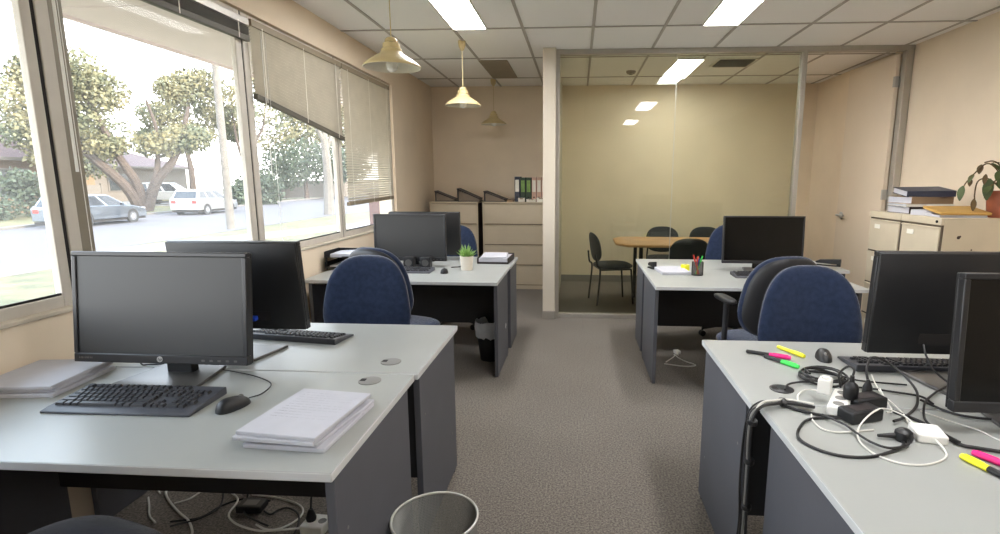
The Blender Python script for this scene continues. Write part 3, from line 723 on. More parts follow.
highlighter((.715, 2.214), (.868, 2.135), 'pink capped highlighter with black barrel by the mouse', 'hl_pink', 'black_plastic', 'highlighters beside the right mouse')
highlighter((.870, 2.285), (.930, 2.160), 'all yellow highlighter lying behind the pink capped one', 'hl_yellow', 'hl_yellow', 'highlighters beside the right mouse')
highlighter((.770, 2.152), (.856, 2.030), 'green capped highlighter with black barrel in front of the pink one', 'hl_green', 'black_plastic', 'highlighters beside the right mouse')
highlighter((1.057, 1.235), (1.010, 1.368), 'yellow capped highlighter at the right edge by the white adapter', 'hl_yellow', 'black_plastic', 'highlighters at the right edge')
highlighter((1.127, 1.272), (1.052, 1.388), 'pink capped highlighter beside the yellow capped one at the right edge', 'hl_pink', 'black_plastic', 'highlighters at the right edge')
# pen holder
t = thing('pen_holder', 'black wire mesh pen holder on the far right desk', 'pen holder', (.915, 4.09, .73))
b = MB(); b.lathe([(.042, .0), (.042, .10)], 26, cap=False); me_o = b.build('mesh_cup', M['black_metal'], t, smooth=False)
# finer vertical division for the wire lattice
b = MB(); b.lathe([(.042, .10 * i / 12) for i in range(13)], 36, cap=False)
bpy.data.objects.remove(me_o); me_o = b.build('mesh_cup', M['black_metal'], t, smooth=False)
w = me_o.modifiers.new('wire', 'WIREFRAME'); w.thickness = .0022
MB().lathe([(.0, 0), (.043, 0), (.043, .003), (0, .003)], 26, cap=False).build('cup_base', M['black_metal'], t)
MB().tube([(.042 * math.cos(a * PI / 12), .042 * math.sin(a * PI / 12), .10) for a in range(25)], .0025, 6).build('cup_rim', M['black_metal'], t)
for i, (c, a, el, ln, cp) in enumerate((('pen_red', 2.6, 1.25, .155, 'red pen leaning left in the pen holder'), ('pen_orange', 1.2, 1.42, .140, 'orange pen upright in the pen holder'), ('hl_green', .35, 1.22, .150, 'lime green marker leaning right in the pen holder'),
                                       ('pen_red', 4.0, 1.40, .135, 'red pen at the front of the pen holder'), ('pen_blue', 5.2, 1.35, .130, 'dark blue pen in the pen holder'))):
    d = Vector((math.cos(a) * math.cos(el), math.sin(a) * math.cos(el), math.sin(el)))
    q = thing('pen', cp, 'pen', (.915 - .012 * math.cos(a), 4.09 - .012 * math.sin(a), .735), 0, 'pens in the pen holder')
    MB().cyl((0, 0, .002), d * ln * .7, .0055, None, 12).build('barrel', M[c], q)
    MB().cyl(d * ln * .7, d * ln, .0065, .005, 12).build('cap', M[c], q)
t = thing('tape_roll', 'yellow roll behind the pen holder', 'tape', (.865, 4.30, .73))
MB().lathe([(.018, 0), (.034, 0), (.034, .045), (.018, .045), (.018, 0)], 24, cap=False).build('tape', M['hl_yellow'], t)
MB().lathe([(.015, 0), (.018, 0), (.018, .045), (.015, .045), (.015, 0)], 24, cap=False).build('core', M['kraft'], t)
def stapler(x, y, z, rz, label, l=.14):
    t = thing('stapler', label, 'stapler', (x, y, z), rz)
    MB().box(-l / 2, l / 2, -.018, .018, 0, .010).build('stapler_base', M['black_plastic'], t, bevel=.003)
    MB().prism([(-l / 2, .018), (l * .45, .022), (l / 2, .032), (l * .3, .05), (-l / 2, .062)], -.017, .017, 'y').build('stapler_arm', M['black_plastic'], t, bevel=.005)
    MB().cyl((-l / 2 + .012, -.015, .030), (-l / 2 + .012, .015, .030), .010).build('hinge_pin', M['black_metal'], t)
    MB().box(-l / 2, -l / 2 + .03, -.014, .014, .008, .035).build('hinge_block', M['black_plastic'], t, bevel=.002)
stapler(.612, 4.37, .73, 1.9, 'black stapler at the left corner of the far right desk', .10)
stapler(2.06, 4.50, .748, 2.6, 'black stapler beside papers at the right end, behind the swivel chairs', .19)
# ================================================================ FILING CABINETS AND WHAT IS ON THEM
def lateral(x0, x1, label):
    y0, y1, H = 6.98, 7.56, 1.153
    t = thing('filing_cabinet', label, 'filing cabinet', ((x0 + x1) / 2, (y0 + y1) / 2, 0), 0, 'wide beige filing cabinets at the back wall')
    a = (x1 - x0) / 2; e = (y1 - y0) / 2
    MB().box(-a, a, -e + .02, e, .0, H - .02).build('cabinet_body', M['shade_stain_brown'], t, bevel=.003)  # body coloured dark to paint in the shadow between the cabinets
    for q in (-1, 1): MB().box(q * (a - .011) - .011, q * (a - .011) + .011, -e - .001, -e + .022, 0, H - .02).build('front_stile', M['beige_metal'], t, bevel=.002)
    MB().box(-a + .022, a - .022, -e - .001, -e + .022, 0, .05).build('plinth', M['beige_metal'], t, bevel=.002)
    MB().box(-a - .003, a + .003, -e - .002, e, H - .02, H).build('cabinet_top', M['beige_metal'], t, bevel=.003)
    MB().box(-a + .002, a - .002, -e + .012, -e + .021, .05, H - .02).build('front_gap', M['beige_gap'], t, smooth=False)
    n = 4; hh = (H - .02 - .055) / n
    for i in range(n):
        z0 = .055 + hh * i
        dr = MB().box(-a + .022, a - .022, -e, -e + .016, z0 + .005, z0 + hh - .016).build('drawer', M['beige_metal'], t, bevel=.003)
        MB().prism([(-e, z0 + hh - .016), (-e - .012, z0 + hh - .012), (-e - .012, z0 + hh - .006), (-e + .012, z0 + hh - .004)], -a + .022, a - .022, 'x').build('drawer_handle', M['beige_metal'], dr)
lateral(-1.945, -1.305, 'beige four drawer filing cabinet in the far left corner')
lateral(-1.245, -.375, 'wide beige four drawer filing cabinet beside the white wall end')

def binder_lying(x, y, z, rz, label, tilt, mcol='binder_black', l=.32, w=.28, th=.075, sc=1.0, group='binders lying on the filing cabinets'):
    """wedge shaped lever arch file lying on its side, spine toward -x"""
    t = thing('lever_arch_binder', label, 'binder', (x, y, z), rz, group)
    th *= sc
    T = Matrix()
    MB().prism([(-w / 2, 0), (w / 2, 0), (w / 2, .009), (-w / 2, .009)], -l / 2, l / 2, 'y').build('cover', M[mcol], t)
    a = math.atan2(-th * .80, w)
    MB().box(-.01, w * 1.06, -l / 2, l / 2, -.014, 0, T=TR(-w / 2, 0, th + .004) @ RY(-a)).build('cover', M[mcol], t, bevel=.001)
    MB().box(-w / 2 - .006, -w / 2 + .004, -l / 2, l / 2, 0, th).build('spine', M[mcol], t, bevel=.001)
    MB().prism([(-w / 2 + .012, .004), (w / 2 - .015, .004), (w / 2 - .015, th * .24), (-w / 2 + .012, th * .80)], -l / 2 + .006, l / 2 - .006, 'y').build('pages', M['binder_page'], t)
    return t
ZT = 1.153
binder_lying(-1.77, 7.22, ZT, .10, 'dark binder lying on the filing cabinet in the far left corner', 1, w=.26, sc=1.75, l=.30)
binder_lying(-1.44, 7.20, ZT, .05, 'largest dark binder lying askew on the left filing cabinet', 1, w=.30, sc=2.2, l=.30)
binder_lying(-1.09, 7.20, ZT, .0, 'dark binder lying at the left end of the wide filing cabinet', 1, w=.28, sc=1.75, l=.30)
sheaf('folder', 'brown folder lying between the dark binders and upright files', 'folder', -.885, 7.12, ZT, .075, .28, .025, .0, None, 'kraft')
def binder_up(x, w, h, label, c, lab=True):
    t = thing('lever_arch_binder', label, 'binder', (x, 7.24, ZT), 0, 'binders standing on the wide filing cabinet')
    for s in (-1, 1): MB().box(s * (w / 2 - .0015) - .0015, s * (w / 2 - .0015) + .0015, -.14, .14, 0, h).build('cover', M[c], t)
    MB().box(-w / 2, w / 2, -.143, -.14, 0, h).build('spine', M[c], t, bevel=.001)
    MB().box(-w / 2 + .004, w / 2 - .004, -.138, .13, .004, h - .015).build('pages', M['paper'], t)
    MB().box(-w * .36, w * .36, -.1438, -.1431, h * .40, h * .88).build('spine_label', M['label_white'] if c != 'binder_green' else M['succulent'], t)
    MB().lathe([(.010, 0), (.010, .001), (.006, .0012)], 14, T=TR(0, -.1431, h * .18) @ RX(PI / 2)).build('finger_hole', M['black_gap'], t)
for i, (x, w, h, lb, c) in enumerate(((-.800, .068, .325, 'dark navy upright binder, leftmost of the standing files', 'binder_navy'),
        (-.724, .066, .315, 'green upright binder next to the dark navy one', 'binder_green'), (-.650, .066, .315, 'green upright binder beside the pale pink ones', 'binder_green'),
        (-.578, .060, .318, 'pale pink upright binder next to the green ones', 'binder_pink'), (-.512, .060, .318, 'pale pink upright binder, middle of the three', 'binder_pink'), (-.446, .060, .318, 'pale pink upright binder nearest the white wall end', 'binder_pink'))):
    binder_up(x, w, h, lb, c)
for x, w, h, lb in ((-.735, .085, .052, 'small white card box in front of the green binders'), (-.610, .12, .036, 'low white card box in front of the pink binders'), (-.480, .11, .055, 'small white card box nearest the white wall end')):
    t = thing('card_box', lb, 'box', (x, 7.04, ZT), 0, 'small white boxes before the standing binders')
    MB().box(-w / 2, w / 2, -.028, .028, 0, h * .7).build('box_body', M['label_white'], t, bevel=.002)
    MB().box(-w / 2 - .002, w / 2 + .002, -.03, .03, h * .6, h).build('box_lid', M['label_white'], t, bevel=.002)
    MB().box(-w * .25, w * .25, -.0308, -.030, h * .68, h * .92).build('box_label', M['kraft'], t)

def vcab(y0, y1, label, lock=False):
    x0, x1, H = 2.50, 3.10, 1.188
    t = thing('filing_cabinet', label, 'filing cabinet', ((x0 + x1) / 2, (y0 + y1) / 2, 0), 0, 'narrow cream filing cabinets at the right wall')
    a = (x1 - x0) / 2; e = (y1 - y0) / 2
    MB().box(-a + .02, a, -e, e, 0, H).build('cabinet_body', M['beige_metal_warm'], t, bevel=.003)
    MB().box(-a + .010, -a + .021, -e + .002, e - .002, .04, H - .002).build('front_gap', M['beige_gap'], t, smooth=False)
    MB().box(-a, -a + .02, -e, e, H - .05, H).build('top_rail', M['beige_metal_warm'], t, bevel=.003)
    hh = (H - .055 - .04) / 4
    for i in range(4):
        z0 = .04 + hh * i
        dr = MB().box(-a, -a + .016, -e + .016, e - .016, z0 + .005, z0 + hh - .010).build('drawer', M['beige_metal_warm'], t, bevel=.003)
        MB().box(-a - .007, -a, -e + .016, e - .016, z0 + hh - .022, z0 + hh - .010).build('drawer_handle', M['beige_metal_warm'], dr, bevel=.002)
        MB().box(-a - .003, -a, e - .17, e - .09, z0 + hh - .085, z0 + hh - .05).build('label_holder', M['label_white'], dr, bevel=.001)
    if lock: MB().lathe([(.010, 0), (.010, .006), (.006, .008)], 14, T=TR(-a, -e + .045, H - .026) @ RY(-PI / 2)).build('lock', M['black_metal'], t)
    return t
vc = vcab(3.86, 4.325, 'cream filing cabinet nearest the viewer, under the potted plant', True)
vcab(4.33, 4.775, 'cream filing cabinet behind the nearer one, toward the glass door')
q = MB(); rnd = random.Random(11)
for (px_, pz_, r_) in ((-.175, 1.055, .012), (-.165, 1.062, .007), (-.08, .97, .006)):
    q.lathe([(r_, 0), (r_ * .7, .0008), (0, .001)], 10, cap=False, T=TR(px_, -.2325, pz_) @ RX(PI / 2))
q.build('dark_stain', M['shade_stain_brown'], vc)
ZC = 1.188
def book(name, label, x, y, z, w, l, h, rz, cov, pages='paper', group=None, cat='book'):
    t = thing(name, label, cat, (x, y, z), rz, group)
    MB().box(-w / 2, w / 2, -l / 2, l / 2, 0, .004).build('cover', M[cov], t, bevel=.001)
    MB().box(-w / 2, w / 2, -l / 2, l / 2, h - .004, h).build('cover', M[cov], t, bevel=.001)
    MB().box(w / 2 - .004, w / 2, -l / 2, l / 2, .004, h - .004).build('spine', M[cov], t)
    MB().box(-w / 2 + .006, w / 2 - .005, -l / 2 + .005, l / 2 - .005, .004, h - .004).build('pages', M[pages], t, smooth=False)
    return t
G = 'files stacked on the right filing cabinets'
zz = ZC
book('document_binder', 'black edged binder at the bottom of the stack on the right filing cabinets', 2.70, 4.48, zz, .28, .30, .055, -PI / 2 + .05, 'binder_black', 'paper', G, 'binder'); zz += .055
book('document_binder', 'pale binder in the lower middle of the stack on the right cabinets', 2.705, 4.46, zz, .29, .34, .022, -PI / 2 - .06, 'label_white', 'paper', G, 'binder'); zz += .022
book('document_binder', 'brown binder second from the top of the stack on the right cabinets', 2.70, 4.46, zz, .28, .33, .055, -PI / 2 + .10, 'kraft', 'paper', G, 'binder'); zz += .056
tb = book('document_binder', 'slate blue binder on top of the stack on the right cabinets', 2.715, 4.45, zz + .012, .28, .33, .046, -PI / 2 - .16, 'binder_navy', 'paper', G, 'binder')
tb.rotation_euler = (.02, .10, -PI / 2 - .16)
sheaf('paper_stack', 'loose papers fanned out in front of the binder stack', 'papers', 2.655, 4.205, ZC, .24, .17, .04, .35, None)
sheaf('paper_stack', 'grey edged papers sticking out under the yellow envelope', 'papers', 2.69, 4.02, ZC, .30, .20, .018, -.1, None)
t = thing('envelope', 'yellow manila envelope lying beside the terracotta pot', 'envelope', (2.69, 4.015, ZC + .0355), -.05)
t.rotation_euler = (.16, 0, -.05)
MB().box(-.165, .165, -.115, .115, 0, .020).build('envelope_body', M['manila'], t, bevel=.006)
MB().prism([(-.165, -.11), (-.06, -.05), (-.06, .05), (-.165, .11)], .0202, .0216, 'z').build('flap', M['manila'], t)
book('notebook', 'grey notebook lying behind the yellow envelope', 2.905, 4.23, ZC, .20, .15, .035, .1, 'skirting')

# terracotta plant
t = thing('potted_plant', 'drooping houseplant in a terracotta pot on the right filing cabinet', 'plant', (2.975, 3.985, ZC))
MB().lathe([(0, 0), (.082, 0), (.096, .13), (.108, .13), (.112, .185), (.102, .185), (.095, .165), (0, .16)], 36, cap=False).build('pot', M['terracotta'], t)
MB().lathe([(.097, .165), (.05, .172), (0, .174)], 24, cap=False).build('soil', M['soil'], t)
stems = [[(0, 0, .17), (-.03, -.01, .26), (-.10, -.02, .345), (-.17, -.03, .37), (-.24, -.03, .30), (-.285, -.03, .24), (-.30, -.03, .20)],
         [(0, 0, .17), (-.05, 0, .22), (-.13, -.01, .27), (-.20, -.02, .25), (-.21, -.02, .16), (-.20, -.02, .10), (-.205, -.02, .045)],
         [(.01, 0, .17), (0, .01, .27), (-.04, .02, .36), (-.09, .02, .39), (-.15, .01, .38)],
         [(.0, .01, .17), (-.02, -.02, .24), (-.07, -.05, .28), (-.12, -.06, .25)],
         [(.02, 0, .17), (.04, 0, .27), (.06, -.01, .33), (.05, -.02, .36)], [(.01, -.02, .17), (.02, -.05, .24), (.03, -.07, .27)],
         [(-.02, 0, .17), (-.05, -.03, .23), (-.10, -.05, .24), (-.14, -.06, .22)], [(0, 0, .17), (.02, 0, .24), (.0, -.02, .30), (-.05, -.03, .33)], [(.02, .01, .17), (.07, .0, .22), (.11, -.01, .22)]]
b = MB()
for s in stems: b.tube(spline(s), .0045, 7)
b.build('stems', M['leaf_dry'], t)
def leaf(mb, p, d, l, w, droop=.5):
    d = Vector(d).normalized(); side = d.cross(Vector((0, 0, 1)));
    side = side.normalized() if side.length > .1 else Vector((1, 0, 0)); nrm = side.cross(d).normalized()
    vs = []; n = 7
    for i in range(n):
        u = i / (n - 1); ww = w * math.sin(PI * min(1, u * .93 + .04)) ** .8 * .5; c = Vector(p) + d * l * u - Vector((0, 0, droop * l * u * u * .5))
        vs += [c - side * ww + nrm * ww * .35, c + nrm * .0012, c + side * ww + nrm * ww * .35, c - nrm * .0012]
    fs = []
    for i in range(n - 1):
        a = i * 4; e = a + 4
        fs += [(a, a + 1, e + 1, e), (a + 1, a + 2, e + 2, e + 1), (a + 2, a + 3, e + 3, e + 2), (a + 3, a, e, e + 3)]
    fs += [(0, 3, 2, 1), (a + 4, a + 5, a + 6, a + 7)]
    mb.add(vs, fs)
green = [((-.13, -.03, .27), (-.1, -.1, -1), .12, .065), ((-.30, -.03, .22), (-.2, -.1, -1), .085, .05), ((-.10, .02, .375), (.55, -.25, -.5), .10, .075), ((-.02, 0, .35), (.3, -.5, -.6), .10, .08), ((.05, -.02, .36), (.6, -.2, .2), .10, .07),
         ((.03, -.07, .27), (.5, -.6, .1), .09, .06), ((-.06, -.05, .28), (-.5, -.4, -.5), .07, .045), ((0, .01, .27), (.2, .5, .5), .10, .06),
         ((-.14, -.06, .22), (-.6, -.3, -.5), .08, .045), ((-.05, -.03, .33), (-.5, -.3, -.4), .09, .055), ((-.02, -.01, .31), (-.3, -.5, .2), .08, .05), ((.11, -.01, .22), (.5, -.4, -.3), .09, .06), ((.01, 0, .22), (-.5, -.6, .2), .07, .045), ((-.08, -.04, .24), (-.2, -.6, -.3), .065, .04), ((-.03, .0, .22), (.4, -.7, .1), .07, .045), ((-.24, -.03, .30), (-.5, -.2, -.6), .06, .035)]
dry = [((-.19, -.02, .365), (-.3, -.2, -1), .055, .04), ((-.21, -.02, .13), (-.1, -.2, -1), .07, .035), ((-.16, -.03, .30), (-.2, -.2, -1), .06, .03), ((-.26, -.03, .27), (-.1, -.2, -1), .045, .03), ((-.05, .02, .37), (-.5, -.2, .2), .06, .035)]
for p, d, l, w in green: q = MB(); leaf(q, p, d, l, w); q.build('leaf', M['leaf_green'], t)
for p, d, l, w in dry: q = MB(); leaf(q, p, d, l, w); q.build('leaf', M['leaf_dry'], t)

# ================================================================ CABLES ON THE RIGHT DESKS
def cable(label, pts, z, r, m, arch=None, name='cable', group='loose cables on the right desks'):
    P = []
    for i, p in enumerate(pts):
        h = .73 + r + z
        if arch: h += arch * math.sin(PI * i / (len(pts) - 1))
        P.append((p[0], p[1], h))
    o = MB().tube(spline(P), r, 8).build(name, M[m]); tag(o, label, 'cable', group); return o
cable('thick black cable leading from the strapped bundle to the black adapters', [(0.665, 1.670), (0.702, 1.630), (0.750, 1.603), (0.812, 1.583)], .001, .0045, 'cable_black')
cable('long black cable loop nearest the desk edge, largest loop', [(0.806, 1.587), (0.714, 1.575), (0.657, 1.515), (0.627, 1.444), (0.650, 1.387), (0.700, 1.353), (0.772, 1.353), (0.848, 1.388), (0.898, 1.425), (0.909, 1.455)], .0, .0042, 'cable_black')
cable('black cable curling from the round plug back under the adapter', [(0.922, 1.448), (0.898, 1.410), (0.842, 1.391), (0.812, 1.416), (0.798, 1.464), (0.792, 1.516), (0.777, 1.551), (0.754, 1.592)], .008, .0035, 'cable_black')
cable('white cable running down from the second desk to the white adapter', [(1.092, 1.963), (1.060, 1.878), (1.028, 1.775), (1.021, 1.701), (1.008, 1.617), (0.988, 1.561)], .006, .0024, 'cable_white')
cable('short white cable behind the rear black adapter', [(1.041, 1.813), (1.011, 1.727), (0.98, 1.63), (0.955, 1.613)], .012, .0022, 'cable_white')
cable('white cable arching left from the power board', [(0.834, 1.77), (0.786, 1.783), (0.739, 1.736), (0.717, 1.685)], .012, .0028, 'cable_white')
cable('white cable looping in front of the front black adapter', [(0.737, 1.627), (0.716, 1.570), (0.719, 1.511), (0.750, 1.491), (0.800, 1.498), (0.866, 1.515)], .001, .0026, 'cable_white')
cable('thin white cable under the right edge monitor', [(1.084, 1.661), (1.125, 1.594), (1.169, 1.541), (1.187, 1.471), (1.25, 1.40)], 0, .0022, 'cable_white')
o = MB().tube(spline([(.963, 1.745, .790), (.975, 1.785, .825), (1.03, 1.86, .838), (1.095, 1.90, .815), (1.14, 1.86, .78), (1.15, 1.80, .75), (1.12, 1.735, .740), (1.07, 1.666, .738), (.992, 1.59, .740), (.945, 1.558, .742)]), .0042, 8).build('cable', M['cable_black'])
tag(o, 'black cable arching high from the upright plug', 'cable', 'loose cables on the right desks')
cable('thin black cable running back from the coil to the keyboard', [(0.966, 1.987), (0.993, 1.936), (1.038, 1.906), (1.17, 1.88)], .001, .003, 'cable_black')
cable('black cable crossing behind the upright plug', [(0.948, 1.841), (1.016, 1.826), (1.08, 1.80), (1.148, 1.767), (1.150, 1.706)], .004, .0038, 'cable_black')
cable('thick black cable trailing to the right edge highlighters', [(0.99, 1.652), (1.031, 1.574), (1.040, 1.511), (1.052, 1.437), (1.084, 1.419), (1.18, 1.39), (1.26, 1.40)], .001, .005, 'cable_black')
o = MB().tube(spline([(1.225, 1.905, .875), (1.222, 1.875, .84), (1.245, 1.845, .79), (1.295, 1.80, .752), (1.35, 1.77, .737), (1.42, 1.76, .735)]), .0035, 8).build('monitor_cable', M['cable_black'])
tag(o, 'black cable hanging from the rear facing right monitor', 'cable', 'loose cables on the right desks')
cable('black cable curving left of the right edge monitor', [(1.30, 1.86), (1.221, 1.800), (1.128, 1.709), (1.057, 1.600), (1.036, 1.542), (1.039, 1.486), (1.049, 1.433)], .010, .0035, 'cable_black')
cable('black cable passing under the right edge monitor', [(1.131, 1.738), (1.153, 1.664), (1.191, 1.620), (1.292, 1.60), (1.36, 1.62)], .003, .004, 'cable_black')
cable('short black cable between the dark grommet and the coil', [(0.720, 1.80), (0.75, 1.85), (0.80, 1.875), (0.850, 1.878)], .003, .0035, 'cable_black')
# coil
P = []
rnd = random.Random(4)
for i in range(100):
    a = i / 100 * 2 * PI * 4.6; k = 1 + .16 * math.sin(a * .37 + 1) + .05 * math.sin(a * 1.7)
    P.append((.895 + .070 * k * math.cos(a), 1.915 + .070 * k * math.sin(a), .735 + .026 * i / 100 + .003 * math.sin(a * 2.3)))
o = MB().tube(P, .0042, 8).build('cable_coil', M['cable_black']); tag(o, 'coiled black cable beside the mouse on the second right desk', 'cable', 'loose cables on the right desks')
# power board and plugs
t = thing('power_board', 'white power board under the plugs on the right desks', 'power strip', (.845, 1.675, .73), -.55)
MB().box(-.028, .028, -.085, .085, 0, .032).build('board_body', M['white_plastic'], t, bevel=.005)
for i in (-1, 0, 1): MB().lathe([(.016, .0), (.016, .0012), (.012, .0006), (0, .0006)], 18, cap=False, T=TR(0, .052 * i, .032)).build('socket', M['cable_grey'], t)
t = thing('power_plug', 'white plug block standing on the power board', 'plug', (.812, 1.715, .763), -.55)
MB().box(-.02, .02, -.022, .022, 0, .05).build('plug_body', M['white_plastic'], t, bevel=.005)
MB().box(-.012, .012, -.012, .012, .05, .056).build('plug_cap', M['white_plastic'], t, bevel=.002)
t = thing('power_plug', 'black plug pushed into the power board', 'plug', (.873, 1.672, .763), -.4)
MB().lathe([(.018, 0), (.022, .006), (.022, .038), (.018, .048), (.008, .056), (.006, .076)], 18).build('plug_body', M['black_plastic'], t)
MB().tube(spline([(0, 0, .07), (.004, .02, .09), (-.01, .06, .085), (-.03, .11, .04), (-.02, .15, -.02)]), .0038, 8).build('plug_cable', M['cable_black'], t)
t = thing('power_plug', 'upright black plug behind the rear adapter', 'plug', (.963, 1.745, .73), 0)
MB().lathe([(.013, 0), (.016, .01), (.015, .045), (.009, .058), (.0048, .07)], 18).build('plug_body', M['black_plastic'], t)
MB().lathe([(.019, 0), (.019, .006)], 18).build('plug_flange', M['black_metal'], t)
def adapter(x, y, rz, label, w, d, h, m, z=.73, cables=()):
    t = thing('power_adapter', label, 'power adapter', (x, y, z), rz, 'power adapters on the right desks')
    MB().box(-w / 2, w / 2, -d / 2, d / 2, 0, h).build('adapter_body', M[m], t, bevel=.006, seg=3)
    MB().box(-w * .3, w * .3, -d * .3, d * .3, h, h + .0006).build('rating_label', M['binder_black'] if m == 'black_plastic' else M['label_white'], t)
    iv = (TR(x, y, z) @ RZ(rz)).inverted()
    for pts, r, cm in cables: MB().tube(spline([iv @ Vector(p) for p in pts]), r, 8).build('adapter_cable', M[cm], t)
    return t
adapter(.865, 1.592, .36, 'front black power adapter on the nearest right desk', .118, .062, .038, 'black_plastic')
adapter(.925, 1.682, .28, 'rear black power adapter beside the upright plug', .115, .062, .040, 'black_plastic')
wl = [(0.991, 1.444), (0.987, 1.397), (0.969, 1.364), (0.932, 1.339), (0.880, 1.321), (0.829, 1.329), (0.794, 1.370), (0.787, 1.431), (0.809, 1.490), (0.866, 1.545), (0.931, 1.595), (0.981, 1.600), (0.995, 1.570), (0.985, 1.520)]
hts = [.745, .738, .735, .733, .733, .733, .733, .735, .745, .765, .765, .75, .744, .745]
adapter(.995, 1.482, -.25, 'white power adapter with a white looping cable by the round plug', .075, .085, .026, 'white_plastic', cables=[([(p[0], p[1], h) for p, h in zip(wl, hts)], .0026, 'cable_white')])
t = thing('power_plug', 'round black plug lying beside the white adapter', 'plug', (.918, 1.462, .73), .4)
MB().lathe([(.021, 0), (.024, .01), (.022, .026), (.012, .034), (0, .036)], 18, cap=False).build('plug_body', M['black_plastic'], t)
MB().tube([(-.02, .012, .012), (-.06, .03, .010)], [.008, .0045], 10).build('plug_tail', M['cable_black'], t)
for a in (-1, 1): MB().box(.018, .036, a * .008 - .003, a * .008 + .003, .012, .015).build('pin', M['silver'], t)
# cable bundle over the desk edge
t = thing('cable_bundle', 'strapped bundle of black and white cables dropping between the right desks', 'cable bundle', (.66, 1.68, .73))
core = [(.75, 1.645, .742), (.68, 1.672, .743), (.63, 1.655, .746), (.590, 1.642, .743), (.567, 1.635, .722), (.558, 1.632, .66), (.559, 1.63, .55), (.560, 1.63, .42), (.560, 1.635, .30), (.56, 1.645, .15), (.565, 1.65, .02)]
offs = [((-.012, 0), 'cable_black', .0048), ((.0, .006), 'cable_white', .0036), ((.012, 0), 'cable_grey', .004), ((.004, -.008), 'cable_black', .0045), ((-.004, -.006), 'cable_grey', .0034)]
for i, (of, cm, r) in enumerate(offs):
    P = []
    for j, p in enumerate(core):
        sp = 1.0 if j < 8 else 1.0 + (j - 7) * 1.1
        if j < 4: P.append((p[0] - .66, p[1] + of[0] * .9 - 1.68, max(.004 + r, p[2] - .73 + of[1] + .004)))
        else: P.append((p[0] - .66 + of[1] * .8 - .004, p[1] - 1.68 + of[0] * sp, p[2] - .73))
    MB().tube(spline(P), r, 8).build('cable', M[cm], t)
P = [(.63, 1.665, .750), (.585, 1.655, .748), (.555, 1.655, .71), (.545, 1.66, .60), (.545, 1.662, .45), (.55, 1.66, .32), (.545, 1.68, .12), (.545, 1.69, .01)]
MB().tube(spline([(a - .66, b_ - 1.68, c - .73) for a, b_, c in P]), .004, 8).build('cable', M['cable_black'], t)
for (x, y, z, ax) in ((.665, 1.672, .744, 'x'), (.560, 1.633, .692, 'z'), (.558, 1.630, .56, 'z'), (.559, 1.630, .40, 'z')):
    T = TR(x - .66, y - 1.68, z - .73) @ (RY(PI / 2) if ax == 'x' else Matrix())
    T = T @ Matrix.Diagonal((.75 if ax == 'z' else .65, 1.0, 1, 1))
    MB().lathe([(.019, -.008), (.021, -.006), (.021, .006), (.019, .008)], 18, T=T).build('cable_tie', M['black_plastic'], t)

# ================================================================ FLOOR THINGS
# mesh bin
t = thing('waste_bin', 'round wire mesh waste bin beside the nearest left desk', 'waste bin', (-.464, 1.60, 0))
b = MB(); H = .335; r0, r1 = .112, .142
b.lathe([(r0 + (r1 - r0) * i / 58, .006 + (H - .006) * i / 58) for i in range(59)], 165, cap=False)
mo_ = b.build('mesh_wall', M['mesh_metal'], t, smooth=False); w = mo_.modifiers.new('wire', 'WIREFRAME'); w.thickness = .0034; w.use_even_offset = False
MB().tube([(r1 * math.cos(a * PI / 32), r1 * math.sin(a * PI / 32), H) for a in range(65)], .0045, 10).build('bin_rim', M['rim_metal'], t)
MB().lathe([(0, .004), (r0, .004), (r0 + .003, .012), (r0, .016), (0, .010)], 40, cap=False).build('bin_base', M['mesh_metal'], t)
# black bin with liner
t = thing('waste_bin', 'black waste bin with a pale liner under the far left desk', 'waste bin', (-.695, 4.17, 0))
MB().lathe([(0, .0), (.085, .0), (.115, .27), (.118, .27), (.112, .265), (.082, .008), (0, .006)], 32, cap=False).build('bin_body', M['black_plastic'], t)
b = MB(); vs = []; fs = []; n = 40
for j in range(6):
    for i in range(n):
        a = 2 * PI * i / n; rr = (.120, .125, .128, .122, .112, .10)[j] + .006 * mnoise.noise((math.cos(a) * 3, math.sin(a) * 3, j * .7))
        zz = (.20, .24, .285, .325, .315, .22)[j] + .025 * mnoise.noise((math.cos(a) * 4, math.sin(a) * 4, j + 3.0))
        vs.append((rr * math.cos(a), rr * math.sin(a), zz))
for j in range(5):
    for i in range(n): fs.append((j * n + i, j * n + (i + 1) % n, (j + 1) * n + (i + 1) % n, (j + 1) * n + i))
b.add(vs, fs).build('bin_liner', M['bag_film'], t)
# cables below the left desks
def fcable(label, pts, r, m, h=.0):
    P = [(p[0], p[1], r + .001 + (p[2] if len(p) > 2 else h)) for p in pts]
    o = MB().tube(spline(P), r, 8).build('floor_cable', M[m]); tag(o, label, 'cable', 'cables on the floor under the left desks'); return o
fcable('white cable end lying farthest left under the near desk', [(-2.004, 2.214), (-1.96, 2.19), (-1.922, 2.162)], .004, 'cable_white')
fcable('long white cable snaking across the floor above the navy seat', [(-1.894, 2.213), (-1.906, 2.179), (-1.849, 2.119), (-1.738, 2.036), (-1.649, 1.979), (-1.58, 1.911), (-1.552, 1.86)], .005, 'cable_white')
fcable('white cable branch joining the snaking one', [(-1.799, 2.092), (-1.758, 2.125), (-1.746, 2.174), (-1.737, 2.235)], .004, 'cable_white')
fcable('white cable arc left of the snaking cable on the floor', [(-1.952, 2.128), (-1.90, 2.07), (-1.84, 2.00), (-1.779, 1.957)], .004, 'cable_white')
fcable('wide white cable loop around the floor adapter', [(-1.491, 2.183), (-1.344, 2.161), (-1.239, 2.122), (-1.19, 2.073), (-1.188, 2.01), (-1.227, 1.954), (-1.282, 1.944), (-1.343, 1.972)], .0042, 'cable_white')
